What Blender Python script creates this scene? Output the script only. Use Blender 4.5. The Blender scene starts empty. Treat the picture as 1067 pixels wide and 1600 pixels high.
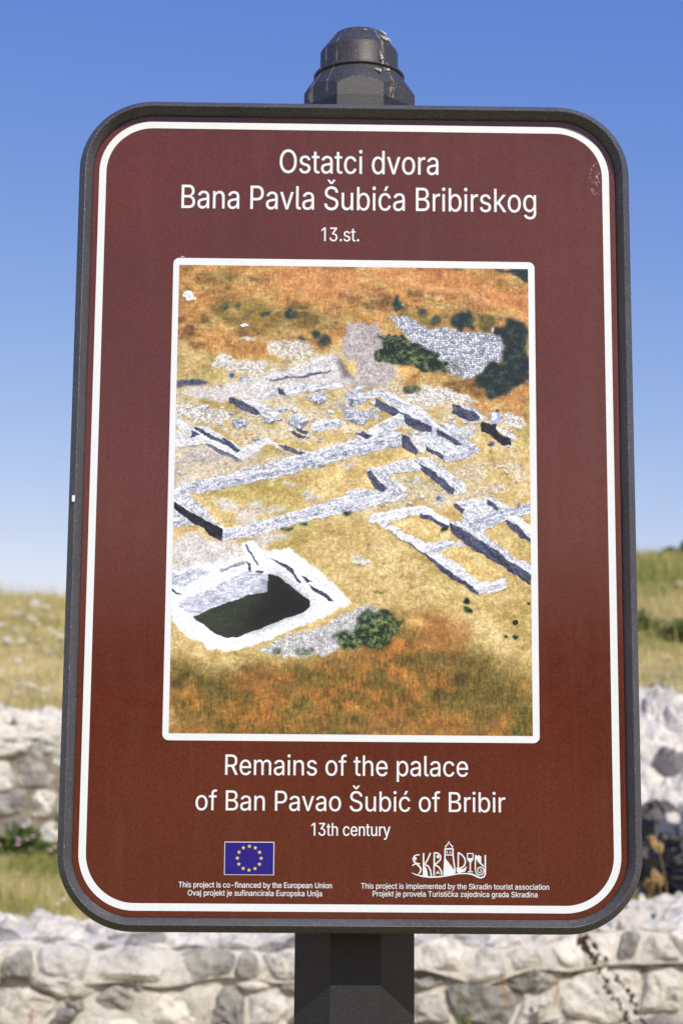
import bpy, bmesh, math, random
import numpy as np
from mathutils import Vector, Matrix, noise as mnoise
from mathutils.geometry import tessellate_polygon

scene = bpy.context.scene
C = scene.collection
R = math.radians
random.seed(11)
rng = np.random.default_rng(7)

# ------------------------------------------------------------------ camera, sky, sun, exposure
FPX = 2900.0                       # focal length in pixels of the 1067 x 1600 photograph
ZC = 1.60                          # height of the middle of the information panel
CAM = Vector((-0.04521, -1.91395, ZC - 0.34091))
PITCH, YAW, ROLL = 0.17179, 0.01752, 0.00725
fw = Vector((math.sin(YAW)*math.cos(PITCH), math.cos(YAW)*math.cos(PITCH), math.sin(PITCH)))
r0 = Vector((math.cos(YAW), -math.sin(YAW), 0)); u0 = r0.cross(fw)
rt = r0*math.cos(ROLL) + u0*math.sin(ROLL); up = u0*math.cos(ROLL) - r0*math.sin(ROLL)
cam = bpy.data.cameras.new('camera')
cam.sensor_width = 36; cam.lens = FPX/1600*36
cam.clip_start = 0.05; cam.clip_end = 6000
cam.dof.use_dof = True; cam.dof.focus_distance = 1.93; cam.dof.aperture_fstop = 9.5
co = bpy.data.objects.new('camera', cam); C.objects.link(co)
co.matrix_world = Matrix(((rt.x, up.x, -fw.x, CAM.x), (rt.y, up.y, -fw.y, CAM.y), (rt.z, up.z, -fw.z, CAM.z), (0, 0, 0, 1)))
scene.camera = co

SUN_AZ, SUN_EL = R(23), R(41)      # behind the camera, to the right
world = bpy.data.worlds.new('World'); scene.world = world; world.use_nodes = True
wt = world.node_tree; wn, wl = wt.nodes, wt.links
sky = wn.new('ShaderNodeTexSky'); sky.sky_type = 'NISHITA'; sky.sun_disc = False
sky.sun_elevation = SUN_EL; sky.sun_rotation = math.pi - SUN_AZ
sky.altitude = 300; sky.air_density = 1.0; sky.dust_density = 0.35; sky.ozone_density = 3.0
sep = wn.new('ShaderNodeSeparateColor'); com = wn.new('ShaderNodeCombineColor')
wl.new(sky.outputs[0], sep.inputs[0])
for i, (g, k) in enumerate(((1.50, 3.15), (1.12, 1.44), (0.45, 1.01))):   # deeper blue, as a summer sky in a camera
    a = wn.new('ShaderNodeMath'); a.operation = 'MULTIPLY'; a.inputs[1].default_value = 0.1; wl.new(sep.outputs[i], a.inputs[0])
    b = wn.new('ShaderNodeMath'); b.operation = 'POWER'; b.inputs[1].default_value = g; wl.new(a.outputs[0], b.inputs[0])
    c = wn.new('ShaderNodeMath'); c.operation = 'MULTIPLY'; c.inputs[1].default_value = 10*k; wl.new(b.outputs[0], c.inputs[0])
    wl.new(c.outputs[0], com.inputs[i])
wl.new(com.outputs[0], wn['Background'].inputs[0]); wn['Background'].inputs[1].default_value = 0.10
S = Vector((math.sin(SUN_AZ)*math.cos(SUN_EL), -math.cos(SUN_AZ)*math.cos(SUN_EL), math.sin(SUN_EL)))
sl = bpy.data.lights.new('sun', 'SUN'); sl.energy = 4.5; sl.angle = R(0.53); sl.color = (1.0, 0.93, 0.80)
so = bpy.data.objects.new('sun', sl); C.objects.link(so)
so.rotation_euler = (-S).to_track_quat('-Z', 'Y').to_euler()
scene.view_settings.view_transform = 'Standard'; scene.view_settings.look = 'None'
scene.view_settings.exposure = 0.0; scene.view_settings.gamma = 1.0
scene.view_settings.use_curve_mapping = False

def ray(px, py):                   # direction through a pixel of the photograph
    return fw + rt*((px-533.5)/FPX) - up*((py-800)/FPX)
def on_plane(px, py, y0=0.0):      # where that ray meets the plane y = y0
    d = ray(px, py); t = (y0-CAM.y)/d.y; return CAM + d*t
def at_depth(px, py, dist):
    d = ray(px, py); return CAM + d*(dist/d.y)

# ------------------------------------------------------------------ helpers
def link(o, parent=None):
    C.objects.link(o)
    if parent is not None: o.parent = parent
    return o
def tag(o, label=None, cat=None, group=None, kind=None):
    if label: o['label'] = label
    if cat: o['category'] = cat
    if group: o['group'] = group
    if kind: o['kind'] = kind
    return o
def empty(name, loc=(0, 0, 0)):
    o = bpy.data.objects.new(name, None); o.location = loc; o.empty_display_size = .1; C.objects.link(o); return o
def mesh(name, verts, faces, mat, parent=None, smooth=False, sharp=None):
    me = bpy.data.meshes.new(name)
    me.from_pydata([tuple(v) for v in verts], [], faces); me.update()
    if mat is not None: me.materials.append(mat)
    if smooth: me.polygons.foreach_set('use_smooth', [True]*len(me.polygons))
    if sharp is not None: me.set_sharp_from_angle(angle=R(sharp))
    o = bpy.data.objects.new(name, me); link(o, parent)
    return o
def np_mesh(name, V, F, mat, parent=None, tint=None, smooth=False):
    """V (n,3) array, F (m,k) array of equal-length faces; tint: one value per vertex."""
    V = np.asarray(V, np.float32); F = np.asarray(F, np.int32); k = F.shape[1]
    me = bpy.data.meshes.new(name)
    me.vertices.add(len(V)); me.vertices.foreach_set('co', V.ravel())
    me.loops.add(F.size); me.loops.foreach_set('vertex_index', F.ravel())
    me.polygons.add(len(F)); me.polygons.foreach_set('loop_start', np.arange(0, F.size, k, dtype=np.int32))
    if smooth: me.polygons.foreach_set('use_smooth', np.ones(len(F), bool))
    if tint is not None:
        at = me.attributes.new('tint', 'FLOAT', 'POINT'); at.data.foreach_set('value', np.asarray(tint, np.float32))
    me.update(calc_edges=True)
    if mat is not None: me.materials.append(mat)
    o = bpy.data.objects.new(name, me); link(o, parent)
    return o

class NT:
    """tiny node-tree helper"""
    def __init__(s, name):
        s.m = bpy.data.materials.new(name); s.m.use_nodes = True
        s.t = s.m.node_tree; s.b = s.t.nodes['Principled BSDF']
    def n(s, typ, **kw):
        nd = s.t.nodes.new('ShaderNode'+typ)
        for k, v in kw.items():
            if k.startswith('i_'):
                key = k[2:]; key = int(key) if key.isdigit() else key.replace('_', ' ')
                nd.inputs[key].default_value = v
            else: setattr(nd, k, v)
        return nd
    def l(s, a, b): s.t.links.new(a, b); return b.node
    def coord(s, out='Object'):
        return s.n('TexCoord').outputs[out]
    def noise(s, scale, detail=4, rough=.6, vec=None, dist=0):
        nd = s.n('TexNoise', i_Scale=scale, i_Detail=detail, i_Roughness=rough, i_Distortion=dist)
        s.l(vec if vec is not None else s.coord(), nd.inputs['Vector']); return nd.outputs['Fac']
    def ramp(s, fac, stops, interp='LINEAR'):
        nd = s.n('ValToRGB'); cr = nd.color_ramp; cr.interpolation = interp
        while len(cr.elements) < len(stops): cr.elements.new(.5)
        for e, (p, c) in zip(cr.elements, stops):
            e.position = p; e.color = (c, c, c, 1) if isinstance(c, (int, float)) else (*c, 1)
        s.l(fac, nd.inputs[0]); return nd.outputs[0]
    def mix(s, fac, a, b, mode='MIX'):
        nd = s.n('Mix', data_type='RGBA', blend_type=mode)
        for v, k in ((fac, 0), (a, 6), (b, 7)):
            if hasattr(v, 'is_linked') or hasattr(v, 'links'): s.l(v, nd.inputs[k])
            elif k == 0: nd.inputs[0].default_value = v
            else: nd.inputs[k].default_value = (*v, 1)
        return nd.outputs[2]
    def math(s, op, a, b=None):
        nd = s.n('Math', operation=op)
        for i, v in enumerate((a, b)):
            if v is None: continue
            if isinstance(v, (int, float)): nd.inputs[i].default_value = v
            else: s.l(v, nd.inputs[i])
        return nd.outputs[0]
    def bump(s, h, strength=.3, dist=.01, prev=None):
        nd = s.n('Bump', i_Strength=strength, i_Distance=dist); s.l(h, nd.inputs['Height'])
        if prev is not None: s.l(prev, nd.inputs['Normal'])
        return nd.outputs[0]
    def out(s, col=None, rough=None, nor=None, **kw):
        if col is not None:
            if isinstance(col, tuple): s.b.inputs['Base Color'].default_value = (*col, 1)
            else: s.l(col, s.b.inputs['Base Color'])
        if rough is not None:
            if isinstance(rough, (int, float)): s.b.inputs['Roughness'].default_value = rough
            else: s.l(rough, s.b.inputs['Roughness'])
        if nor is not None: s.l(nor, s.b.inputs['Normal'])
        for k, v in kw.items(): s.b.inputs[k.replace('_', ' ')].default_value = v
        return s.m

# ------------------------------------------------------------------ materials
def mat_powder(streaks=False, k=1.0):
    t = NT('powder_coat_charcoal')
    base = t.ramp(t.noise(9, 4), [(.3, (.047, .049, .058)), (.75, (.072, .075, .088))])
    sp = t.ramp(t.noise(780, 1, .5), [(.60, 0.0), (.72, 1.0)])
    col = t.mix(sp, base, (.22, .215, .23))
    dk = t.ramp(t.noise(700, 2, .6), [(.30, .5), (.44, 0.0)]); col = t.mix(dk, col, (.016, .016, .02))
    dust = t.ramp(t.noise(45, 6, .7), [(.52, 0.0), (.8, .35)])
    col = t.mix(dust, col, (.12, .115, .11))
    if streaks:
        g = t.n('NewGeometry'); xyz = t.n('SeparateXYZ'); t.l(t.coord(), xyz.inputs[0])
        ang = t.math('ARCTAN2', xyz.outputs[0], t.math('MULTIPLY', xyz.outputs[1], -1))
        nz = t.noise(70, 4, .7)
        for a0, wd in ((-1.02, .055), (.60, .05), (-.62, .018)):
            d = t.math('ABSOLUTE', t.math('SUBTRACT', t.math('ADD', ang, t.math('MULTIPLY', t.math('SUBTRACT', nz, .5), .16)), a0))
            m = t.math('MULTIPLY', t.math('LESS_THAN', d, wd), t.ramp(nz, [(.40, 0.0), (.60, .75)]))
            col = t.mix(m, col, (.42, .41, .40))
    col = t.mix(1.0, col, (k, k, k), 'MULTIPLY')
    n = t.bump(t.noise(620, 3, .6), .4, .0008)
    return t.out(col, .46, n, Specular_IOR_Level=.5)
M = {}
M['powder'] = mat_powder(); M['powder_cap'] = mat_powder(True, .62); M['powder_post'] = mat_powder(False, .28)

def mat_panel():
    t = NT('printed_brown_sheet')
    f = t.ramp(t.noise(420, 3, .75), [(.30, (.076, .0118, .0052)), (.70, (.128, .0255, .0120))])
    big = t.ramp(t.noise(6, 7, .65), [(.3, .84), (.7, 1.05)])
    col = t.mix(1.0, f, big, 'MULTIPLY')
    # rubbed white scuff near the upper right corner, faint scratches
    p = t.n('VectorMath', operation='DISTANCE'); sc = t.n('VectorMath', operation='MULTIPLY'); sc.inputs[1].default_value = (1, 1, .42)
    t.l(t.coord(), sc.inputs[0]); t.l(sc.outputs[0], p.inputs[0]); q = on_plane(931, 281); p.inputs[1].default_value = (q.x-PX, -PY, q.z*.42)
    m = t.math('MULTIPLY', t.math('LESS_THAN', p.outputs['Value'], .0080), t.ramp(t.noise(190, 6, .85), [(.55, 0.0), (.63, .7)]))
    col = t.mix(m, col, (.55, .50, .52))
    st = t.n('Mapping', i_Rotation=(0, R(24), 0)); st.inputs['Scale'].default_value = (12, 1, 900); t.l(t.coord(), st.inputs[0])
    sc2 = t.ramp(t.noise(1.2, 2, .5, st.outputs[0]), [(.76, 0.0), (.80, .35)])
    col = t.mix(sc2, col, (.30, .16, .13))
    dr = t.n('Mapping'); dr.inputs['Scale'].default_value = (60, 1, 5); t.l(t.coord(), dr.inputs[0])
    dm = t.ramp(t.noise(1, 6, .7, dr.outputs[0]), [(.50, 0.0), (.85, .06)]); col = t.mix(dm, col, (.30, .22, .19))
    n = t.bump(t.noise(5, 3, .5), .10, .004)
    return t.out(col, t.ramp(t.noise(60, 5), [(.3, .12), (.8, .2)]), n, Specular_IOR_Level=.68)
def mat_print(name, c, v=.05, rough=.3):
    t = NT(name); f = t.ramp(t.noise(300, 3, .7), [(.3, tuple(x*(1-v) for x in c)), (.7, c)])
    return t.out(f, rough)
M['white'] = mat_print('white_print', (.71, .755, .80), .06)
M['blue'] = mat_print('blue_print', (.016, .007, .22), .25)
M['yellow'] = mat_print('yellow_print', (.72, .58, .06), .08)
M['grey_edge'] = mat_print('aluminium_edge', (.16, .155, .19), .3, .4)

def mat_picture(img):
    t = NT('printed_aerial_photograph')
    nd = t.n('TexImage', interpolation='Linear', extension='EXTEND'); nd.image = img
    uv = t.coord('UV'); t.l(uv, nd.inputs[0])
    return t.out(nd.outputs[0], .26, Specular_IOR_Level=.5)

# ------------------------------------------------------------------ the information sign
PF = 0.052                                                     # y of the post's front face
pa = on_plane(463, 1457, PF+.062); pb = on_plane(647, 1457, PF+.062)
PR = (pb.x-pa.x)/2                                             # half the post's width across flats
PX = (on_plane(555, 1457, PF+.06).x + on_plane(559, 150, PF+.06).x)/2; PY = PF + PR
M['panel'] = mat_panel()
SIGN = empty('information_sign', (PX, PY, 0))
tag(SIGN, 'brown information sign on a charcoal octagonal post with a printed aerial photograph of palace ruins', 'sign')
def loc(v, root=SIGN): return (v[0]-root.location.x, v[1]-root.location.y, v[2]-root.location.z)

WB, HB = .55, .83697
def rrect(o, hw=WB/2, hh=HB/2, r=.0575, seg=20, zc=ZC, xc=0.0):
    """rounded rectangle grown by o, as (x, z) points"""
    pts = []; rr = max(r+o, .0005)
    for k, (sx, sz) in enumerate(((1, 1), (-1, 1), (-1, -1), (1, -1))):
        for i in range(seg+1):
            a = math.pi/2*(k + i/seg)
            pts.append((xc + sx*(hw-r) + rr*math.cos(a), zc + sz*(hh-r) + rr*math.sin(a)))
    return pts
def ring_strip(name, oo, oi, y, mat, **kw):
    a, b = rrect(oo, **kw), rrect(oi, **kw); n = len(a)
    V = [loc((p[0], y, p[1])) for p in a+b]
    return mesh(name, V, [(i, (i+1) % n, n+(i+1) % n, n+i) for i in range(n)], mat, SIGN)
# frame: one swept moulding
prof = [(.0062, .004), (.0066, -.0012), (.0074, -.0030), (.0118, -.0128), (.0126, -.0139), (.0134, -.0141), (.0142, -.0134),
        (.0196, -.0075), (.0204, -.0062), (.0208, -.0040), (.0209, .010), (.0202, .028), (.0190, .030), (.0062, .030)]
loops = [rrect(o) for o, y in prof]; n = len(loops[0]); V = []; F = []
for (o, y), lp in zip(prof, loops): V += [loc((p[0], y, p[1])) for p in lp]
for j in range(len(prof)):
    k = (j+1) % len(prof)
    F += [(j*n+i, k*n+i, k*n+(i+1) % n, j*n+(i+1) % n) for i in range(n)]
mesh('frame', V, F, M['powder'], SIGN, smooth=True, sharp=22)
# back sheet that carries the print
lp = rrect(.0061); n = len(lp)
V = [loc((p[0], 0, p[1])) for p in lp] + [loc((p[0], .026, p[1])) for p in lp]
F = [tuple(range(n)), tuple(reversed(range(n, 2*n)))] + [(i, n+i, n+(i+1) % n, (i+1) % n) for i in range(n)]
mesh('panel', V, F, M['panel'], SIGN)
ring_strip('border_line', 0, -.0075, -.0004, M['white'])
# mounting rails between panel and post (seen only from the side)
for zz in (ZC+.24, ZC-.26):
    x0, x1, y0, y1, z0, z1 = PX-.05, PX+.05, .0262, PF+.02, zz-.02, zz+.02
    V = [loc((x, y, z)) for z in (z0, z1) for y in (y0, y1) for x in (x0, x1)]
    mesh('mounting_rail', V, [(0, 2, 3, 1), (4, 5, 7, 6), (0, 1, 5, 4), (2, 6, 7, 3), (0, 4, 6, 2), (1, 3, 7, 5)], M['powder'], SIGN)

# octagonal post, chamfered head, ring, neck and domed top
U = PR/84.0
zt = CAM.z                                                      # find the height so that the neck's shoulder lands on row 61
sh = on_plane(557, 61, PY-60*U)
Z0 = sh.z - 68*U                                                # height where the flats end (middle of a flat)
def oct_r(a):                                                   # radius of the octagon at angle a, flats facing -y
    b = ((a + math.pi/8) % (math.pi/4)) - math.pi/8; return 84*U/math.cos(b)
NA = 96
def lathe(name, rings, mat, cap_top=False, cap_bottom=False, sharp=28):
    V, F = [], []
    for fn in rings:
        for i in range(NA):
            a = 2*math.pi*i/NA; r, z = fn(a) if callable(fn) else fn
            V.append((r*math.cos(a), r*math.sin(a), z))
    for j in range(len(rings)-1):
        F += [(j*NA+i, j*NA+(i+1) % NA, (j+1)*NA+(i+1) % NA, (j+1)*NA+i) for i in range(NA)]
    if cap_top: F.append(tuple(range((len(rings)-1)*NA, len(rings)*NA)))
    if cap_bottom: F.append(tuple(reversed(range(NA))))
    return mesh(name, V, F, mat, SIGN, smooth=True, sharp=sharp)
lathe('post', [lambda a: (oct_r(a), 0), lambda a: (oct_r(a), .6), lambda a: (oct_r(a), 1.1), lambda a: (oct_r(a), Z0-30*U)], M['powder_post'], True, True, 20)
def chamf(k):                                                   # cone (67 at +26 down to the octagon) met by the flats
    def f(a):
        ro = oct_r(a)/U; zc = 26-(ro-67)*26/17.0; t = k/6
        return ((ro+(67-ro)*t)*U, Z0+(zc+(26-zc)*t)*U)
    return f
lathe('post_head', [lambda a: (oct_r(a), Z0-29.9*U), lambda a: (oct_r(a), chamf(0)(a)[1]-.0006), lambda a: (oct_r(a)-.0004, chamf(0)(a)[1])]
      + [chamf(k) for k in (1, 3, 5, 6)] + [(62*U, Z0+26.5*U)], M['powder_cap'], sharp=17)
lathe('ring', [((67.5+2.8*math.cos(t))*U, Z0+(29.5+3*math.sin(t))*U) for t in [math.pi*2*i/10 - math.pi/2 for i in range(11)]], M['powder_cap'], sharp=60)
lathe('cap', [(64.5*U, Z0+27*U), (60.6*U, Z0+32*U), (60*U, Z0+36*U), (60*U, Z0+68*U), (59.3*U, Z0+69.3*U), (58*U, Z0+71*U), (38.5*U, Z0+97.5*U), (37*U, Z0+98.8*U), (33*U, Z0+99.6*U), (15*U, Z0+100.6*U), (3*U, Z0+100.8*U)], M['powder_cap'], True)

# ------------------------------------------------------------------ lettering (glyph outlines, 1/1000 of the type size)
GL = {"-":[453,[[[337,244],[337,188],[114,188],[114,244]]]],".":[188,[[[95,-4],[83,-3],[73,1],[63,9],[55,18],[51,29],[50,41],[51,53],[55,64],[63,73],[73,81],[83,85],[95,87],[107,85],[118,
81],[128,73],[135,64],[140,53],[141,41],[140,29],[135,18],[128,9],[118,1],[107,-3]]]],"1":[380,[[[246,509],[246,0],[182,0],[182,445],[56,358],[56,427],[168,509]]]],"3":[453,[[[218,-7],
[188,-5],[159,1],[133,10],[108,22],[88,38],[70,57],[57,79],[48,104],[44,132],[109,132],[112,115],[118,100],[126,87],[137,76],[150,66],[165,59],[182,54],[200,51],[219,50],[239,51],[258,
55],[275,61],[291,69],[304,80],[315,93],[323,108],[328,125],[329,145],[328,163],[323,180],[316,196],[306,211],[292,223],[275,234],[254,241],[229,246],[201,248],[157,248],[157,299],[288,
448],[288,452],[70,452],[70,509],[372,509],[372,461],[220.9,289.3],[247,290],[279,286],[308,276],[333,262],[354,244],[371,222],[383,198],[391,173],[393,145],[390,116],[383,90],[370,
66],[354,45],[333,27],[309,12],[281,2],[251,-5]]]],"B":[456,[[[60,0],[60,509],[241,509],[274,507],[304,501],[329,491],[350,477],[367,461],[381,442],[390,421],[396,398],[398,374],[397,
353],[393,336],[387,320],[378,307],[368,295],[356,286],[315,267],[315,262],[331,260],[347,254],[363,245],[378,234],[391,220],[402,203],[411,184],[416,161],[418,136],[416,111],[410,88],
[400,67],[386,48],[368,31],[344,18],[317,8],[284,2],[247,0]],[[125,57],[245,57],[281,60],[309,67],[330,80],[344,96],[353,115],[355,137],[354,153],[350,169],[342,184],[333,197],[320,
209],[306,218],[289,225],[269,229],[248,231],[125,231]],[[125,285],[238,285],[256,287],[273,290],[288,296],[302,304],[314,314],[323,326],[330,340],[335,355],[336,372],[333,393],[326,
412],[313,429],[294,442],[270,449],[240,452],[125,452]]]],"E":[419,[[[60,0],[60,509],[372,509],[372,452],[125,452],[125,286],[355,286],[355,229],[125,229],[125,57],[375,57],[375,0]]]],
"O":[533,[[[267,-7],[225,-3],[186,7],[150,25],[119,49],[92,79],[70,115],[53,157],[44,203],[40,254],[44,305],[53,352],[70,393],[92,429],[119,459],[150,484],[186,501],[225,512],[267,516],
[309,512],[348,501],[384,484],[415,459],[442,429],[464,393],[480,352],[490,305],[493,254],[490,203],[480,157],[464,115],[442,79],[415,49],[384,25],[348,7],[309,-3]],[[267,53],[296,55],
[324,63],[349,76],[372,94],[392,116],[408,144],[420,176],[428,213],[430,254],[428,295],[420,332],[408,365],[392,392],[372,415],[349,433],[324,446],[296,453],[267,456],[237,453],[210,
445],[184,433],[161,415],[142,392],[125,364],[113,332],[106,295],[103,254],[106,213],[113,176],[125,144],[142,117],[161,94],[184,76],[210,63],[237,55]]]],"P":[445,[[[125.0,242.0],[233,
242],[257,244],[279,248],[297,256],[312,266],[324,279],[333,294],[339,310],[343,328],[344,348],[343,367],[339,385],[333,402],[324,416],[312,428],[297,439],[279,446],[257,451],[232,452],
[125,452]],[[125.0,186.0],[109,186],[109,242],[125.0,242.0]],[[60,0],[60,509],[235,509],[272,506],[305,499],[332,487],[356,471],[375,452],[390,430],[400,404],[407,377],[409,348],[407,
318],[400,291],[390,265],[375,243],[356,223],[332,207],[305,195],[272,188],[235,186],[125.0,186.0],[125,0]]]],"R":[449,[[[125.0,255.0],[234,255],[258,256],[280,260],[298,267],[313,276],
[325,287],[334,300],[340,316],[344,333],[345,352],[344,371],[340,389],[334,405],[325,419],[313,430],[298,440],[279,446],[258,451],[233,452],[125,452]],[[125.0,198.0],[96,198],[96,255],
[125.0,255.0]],[[60,0],[60,509],[236,509],[273,506],[305,500],[333,489],[356,473],[376,455],[390,433],[401,408],[407,381],[409,352],[407,323],[401,296],[390,271],[376,250],[356,232],
[333,217],[305,206],[273,200],[236,198],[125.0,198.0],[125,0]],[[353,0],[230,229],[303,229],[428,0]]]],"S":[447,[[[224,-9],[188,-7],[156,-1],[128,9],[102,23],[81,40],[64,60],[51,83],
[42,109],[38,137],[104,137],[108,118],[114,102],[123,88],[136,76],[150,66],[166,59],[185,53],[204,50],[224,49],[246,50],[267,54],[286,60],[303,69],[317,79],[329,92],[338,106],[344,122],
[346,139],[344,154],[340,168],[332,179],[322,189],[310,197],[296,205],[245,222],[184,239],[145,253],[112,269],[86,289],[67,313],[56,341],[52,372],[54,400],[62,425],[75,448],[92,468],
[113,484],[138,498],[165,508],[195,514],[227,516],[259,514],[289,508],[316,498],[340,484],[360,468],[377,449],[390,427],[398,403],[401,378],[337,378],[332,402],[320,421],[302,437],[280,
449],[254,456],[225,459],[204,457],[185,454],[167,448],[152,440],[139,430],[129,418],[121,405],[117,391],[115,376],[117,359],[122,345],[131,334],[142,324],[155,315],[169,308],[212,293],
[264,279],[312,264],[359,238],[372,226],[384,213],[395,198],[402,180],[407,161],[408,139],[406,112],[399,87],[386,64],[370,43],[349,25],[323,11],[294,0],[261,-7]]]],"T":[449,[[[32,452],
[32,509],[417,509],[417,452],[257,452],[257,0],[193,0],[193,452]]]],"U":[517,[[[259,-8],[220,-6],[186,2],[154,15],[126,33],[103,55],[85,80],[71,108],[63,140],[60,173],[60,509],[124,
509],[124,178],[126,155],[132,133],[141,113],[153,95],[169,80],[187,68],[208,59],[232,53],[259,52],[285,53],[309,59],[331,68],[349,80],[364,95],[377,113],[385,133],[391,155],[393,178],
[393,509],[457,509],[457,173],[454,140],[446,108],[433,80],[414,55],[391,33],[363,15],[332,2],[297,-6]]]],"a":[389,[[[160,-9],[137,-7],[115,-3],[94,5],[76,15],[60,29],[48,45],[38,63],
[32,84],[30,108],[32,128],[36,146],[43,161],[53,174],[64,184],[78,193],[125,211],[178,220],[234,227],[265,235],[271,240],[274,246],[276,255],[276,257],[275,272],[272,285],[267,297],
[260,307],[251,315],[240,322],[227,327],[212,330],[196,331],[178,330],[163,327],[149,322],[118,301],[100,274],[41,291],[51,313],[64,331],[79,346],[95,358],[114,368],[133,375],[153,380],
[173,383],[194,384],[239,379],[286,360],[300,350],[312,336],[322,320],[330,301],[335,278],[337,251],[337,0],[277,0],[277,52],[272,52],[252,25],[215,1],[199,-4],[181,-7]],[[170,45],[192,
47],[211,51],[228,59],[242,68],[254,80],[263,93],[270,108],[274,122],[276,138],[276,190],[259,182],[231,176],[200,171],[175,168],[134,159],[122,153],[112,147],[103,139],[97,130],[93,
118],[92,105],[93,93],[96,82],[102,72],[109,64],[119,57],[130,52]]]],"b":[424,[[[229,-8],[208,-7],[189,-3],[172,4],[138,31],[118,59],[112,59],[112,0],[53,0],[53,509],[114,509],[114,
319],[118,319],[137,346],[171,373],[188,379],[207,383],[229,384],[259,382],[287,374],[313,361],[335,342],[354,320],[370,293],[381,261],[388,227],[390,189],[388,151],[381,116],[370,84],
[355,57],[336,34],[313,16],[288,3],[260,-6]],[[220,47],[242,49],[262,55],[279,66],[294,80],[306,97],[316,117],[323,139],[327,163],[328,189],[327,215],[323,239],[316,261],[307,281],[295,
298],[280,311],[262,322],[243,328],[220,330],[198,328],[178,322],[161,312],[147,299],[134,282],[125,263],[118,241],[114,216],[113,189],[114,162],[118,138],[125,115],[135,95],[147,78],
[162,65],[179,55],[198,49]]]],"c":[396,[[[207,-8],[174,-5],[144,3],[117,16],[93,35],[72,58],[56,85],[44,116],[37,150],[34,187],[37,225],[44,260],[56,291],[72,318],[93,341],[117,360],
[144,374],[174,382],[207,384],[260,377],[305,356],[340,322],[362,277],[303,262],[290,289],[270,311],[242,325],[207,330],[184,328],[163,321],[145,310],[130,296],[118,278],[108,258],[102,
236],[98,212],[96,187],[98,163],[102,139],[108,117],[118,97],[130,80],[145,66],[163,55],[184,49],[207,46],[243,52],[271,66],[292,89],[304,117],[363,102],[357,86],[350,70],[341,56],[306,
21],[261,-1]]]],"d":[424,[[[195,-8],[165,-6],[137,3],[111,16],[89,34],[70,57],[55,84],[43,116],[36,151],[34,189],[36,227],[43,261],[55,293],[70,320],[89,342],[112,361],[137,374],[165,
382],[196,384],[218,383],[237,379],[253,373],[287,346],[306,319],[311,319],[311,509],[372,509],[372,0],[313,0],[313,59],[307,59],[287,31],[252,4],[236,-3],[217,-7]],[[205,47],[226,49],
[246,55],[263,65],[278,78],[290,95],[299,115],[306,138],[310,162],[312,189],[310,216],[306,241],[300,263],[290,282],[278,299],[263,312],[246,322],[227,328],[205,330],[182,328],[162,
322],[145,311],[130,298],[118,281],[108,261],[102,239],[98,215],[96,189],[98,163],[102,139],[109,117],[118,97],[130,80],[145,66],[162,55],[182,49]]]],"e":[404,[[[308.4,221.0],[338,221],
[310,202]],[[96.5,221.0],[308.4,221.0],[308,226],[304,248],[298,269],[288,286],[277,301],[263,314],[246,323],[227,328],[205,330],[183,328],[164,323],[146,313],[131,301],[119,286],[109,
270],[102,251],[97,231]],[[96.7,169.0],[75,169],[75,221],[96.5,221.0],[96,211],[96,178]],[[212,-8],[177,-5],[145,3],[117,16],[92,35],[72,58],[56,85],[44,116],[37,150],[34,187],[36,224],
[44,258],[55,290],[71,317],[91,340],[115,359],[142,373],[172,382],[205,384],[226,383],[246,380],[266,374],[285,366],[303,355],[319,341],[334,324],[347,305],[357,282],[365,256],[370,
227],[371,194],[371,169],[96.7,169.0],[98,151],[102,127],[110,106],[121,88],[135,73],[151,61],[169,53],[190,48],[212,46],[254,53],[285,73],[306,105],[365,91],[358,72],[348,55],[335,
39],[320,26],[302,14],[283,4],[261,-3],[237,-7]]]],"f":[254,[[[228,379],[228,327],[6,327],[6,379]],[[81,0],[81,432],[82,452],[87,470],[96,486],[107,499],[120,510],[135,519],[152,525],
[169,529],[187,530],[222,527],[243,521],[227,468],[215,472],[195,474],[178,472],[164,468],[154,460],[147,449],[143,435],[142,419],[142,0]]]],"g":[425,[[[207,-151],[180,-149],[156,-146],
[134,-140],[114,-132],[97,-122],[82,-110],[70,-97],[59,-84],[51,-69],[101,-41],[122,-66],[154,-88],[169,-93],[187,-96],[207,-97],[236,-95],[261,-87],[282,-75],[298,-58],[308,-34],[311,
-6],[311,68],[306,68],[287,41],[252,16],[236,10],[217,6],[195,5],[165,7],[138,14],[113,27],[90,43],[71,65],[55,90],[43,120],[36,154],[34,191],[36,229],[43,263],[55,293],[71,320],[90,
342],[112,361],[138,374],[166,382],[196,384],[218,383],[237,379],[253,373],[288,346],[308,319],[313,319],[313,379],[372,379],[372,-9],[370,-40],[363,-67],[350,-90],[334,-109],[314,-124],
[291,-136],[265,-144],[237,-149]],[[205,59],[227,61],[246,66],[264,75],[278,87],[290,103],[300,121],[307,142],[311,166],[312,193],[311,219],[307,242],[300,264],[291,283],[279,299],[264,
312],[247,322],[227,328],[205,330],[182,328],[163,322],[145,312],[130,298],[118,282],[109,262],[102,241],[98,218],[96,193],[98,167],[102,144],[109,123],[118,104],[131,88],[145,76],[163,
66],[183,61]]]],"h":[410,[[[114.0,314.4],[114,287],[102,287]],[[114,227],[114,0],[53,0],[53,509],[114,509],[114.0,314.4],[116,319],[132,344],[152,362],[175,374],[200,382],[227,384],
[252,383],[275,377],[295,369],[313,356],[328,340],[341,321],[350,298],[355,271],[357,240],[357,0],[296,0],[296,235],[293,263],[286,286],[273,304],[256,318],[235,326],[210,329],[192,
328],[176,324],[161,317],[147,308],[136,297],[126,283],[119,266],[115,248]]]],"i":[167,[[[53,0],[53,379],[114,379],[114,0]],[[84,443],[73,444],[63,448],[54,455],[47,463],[43,472],[41,
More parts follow.
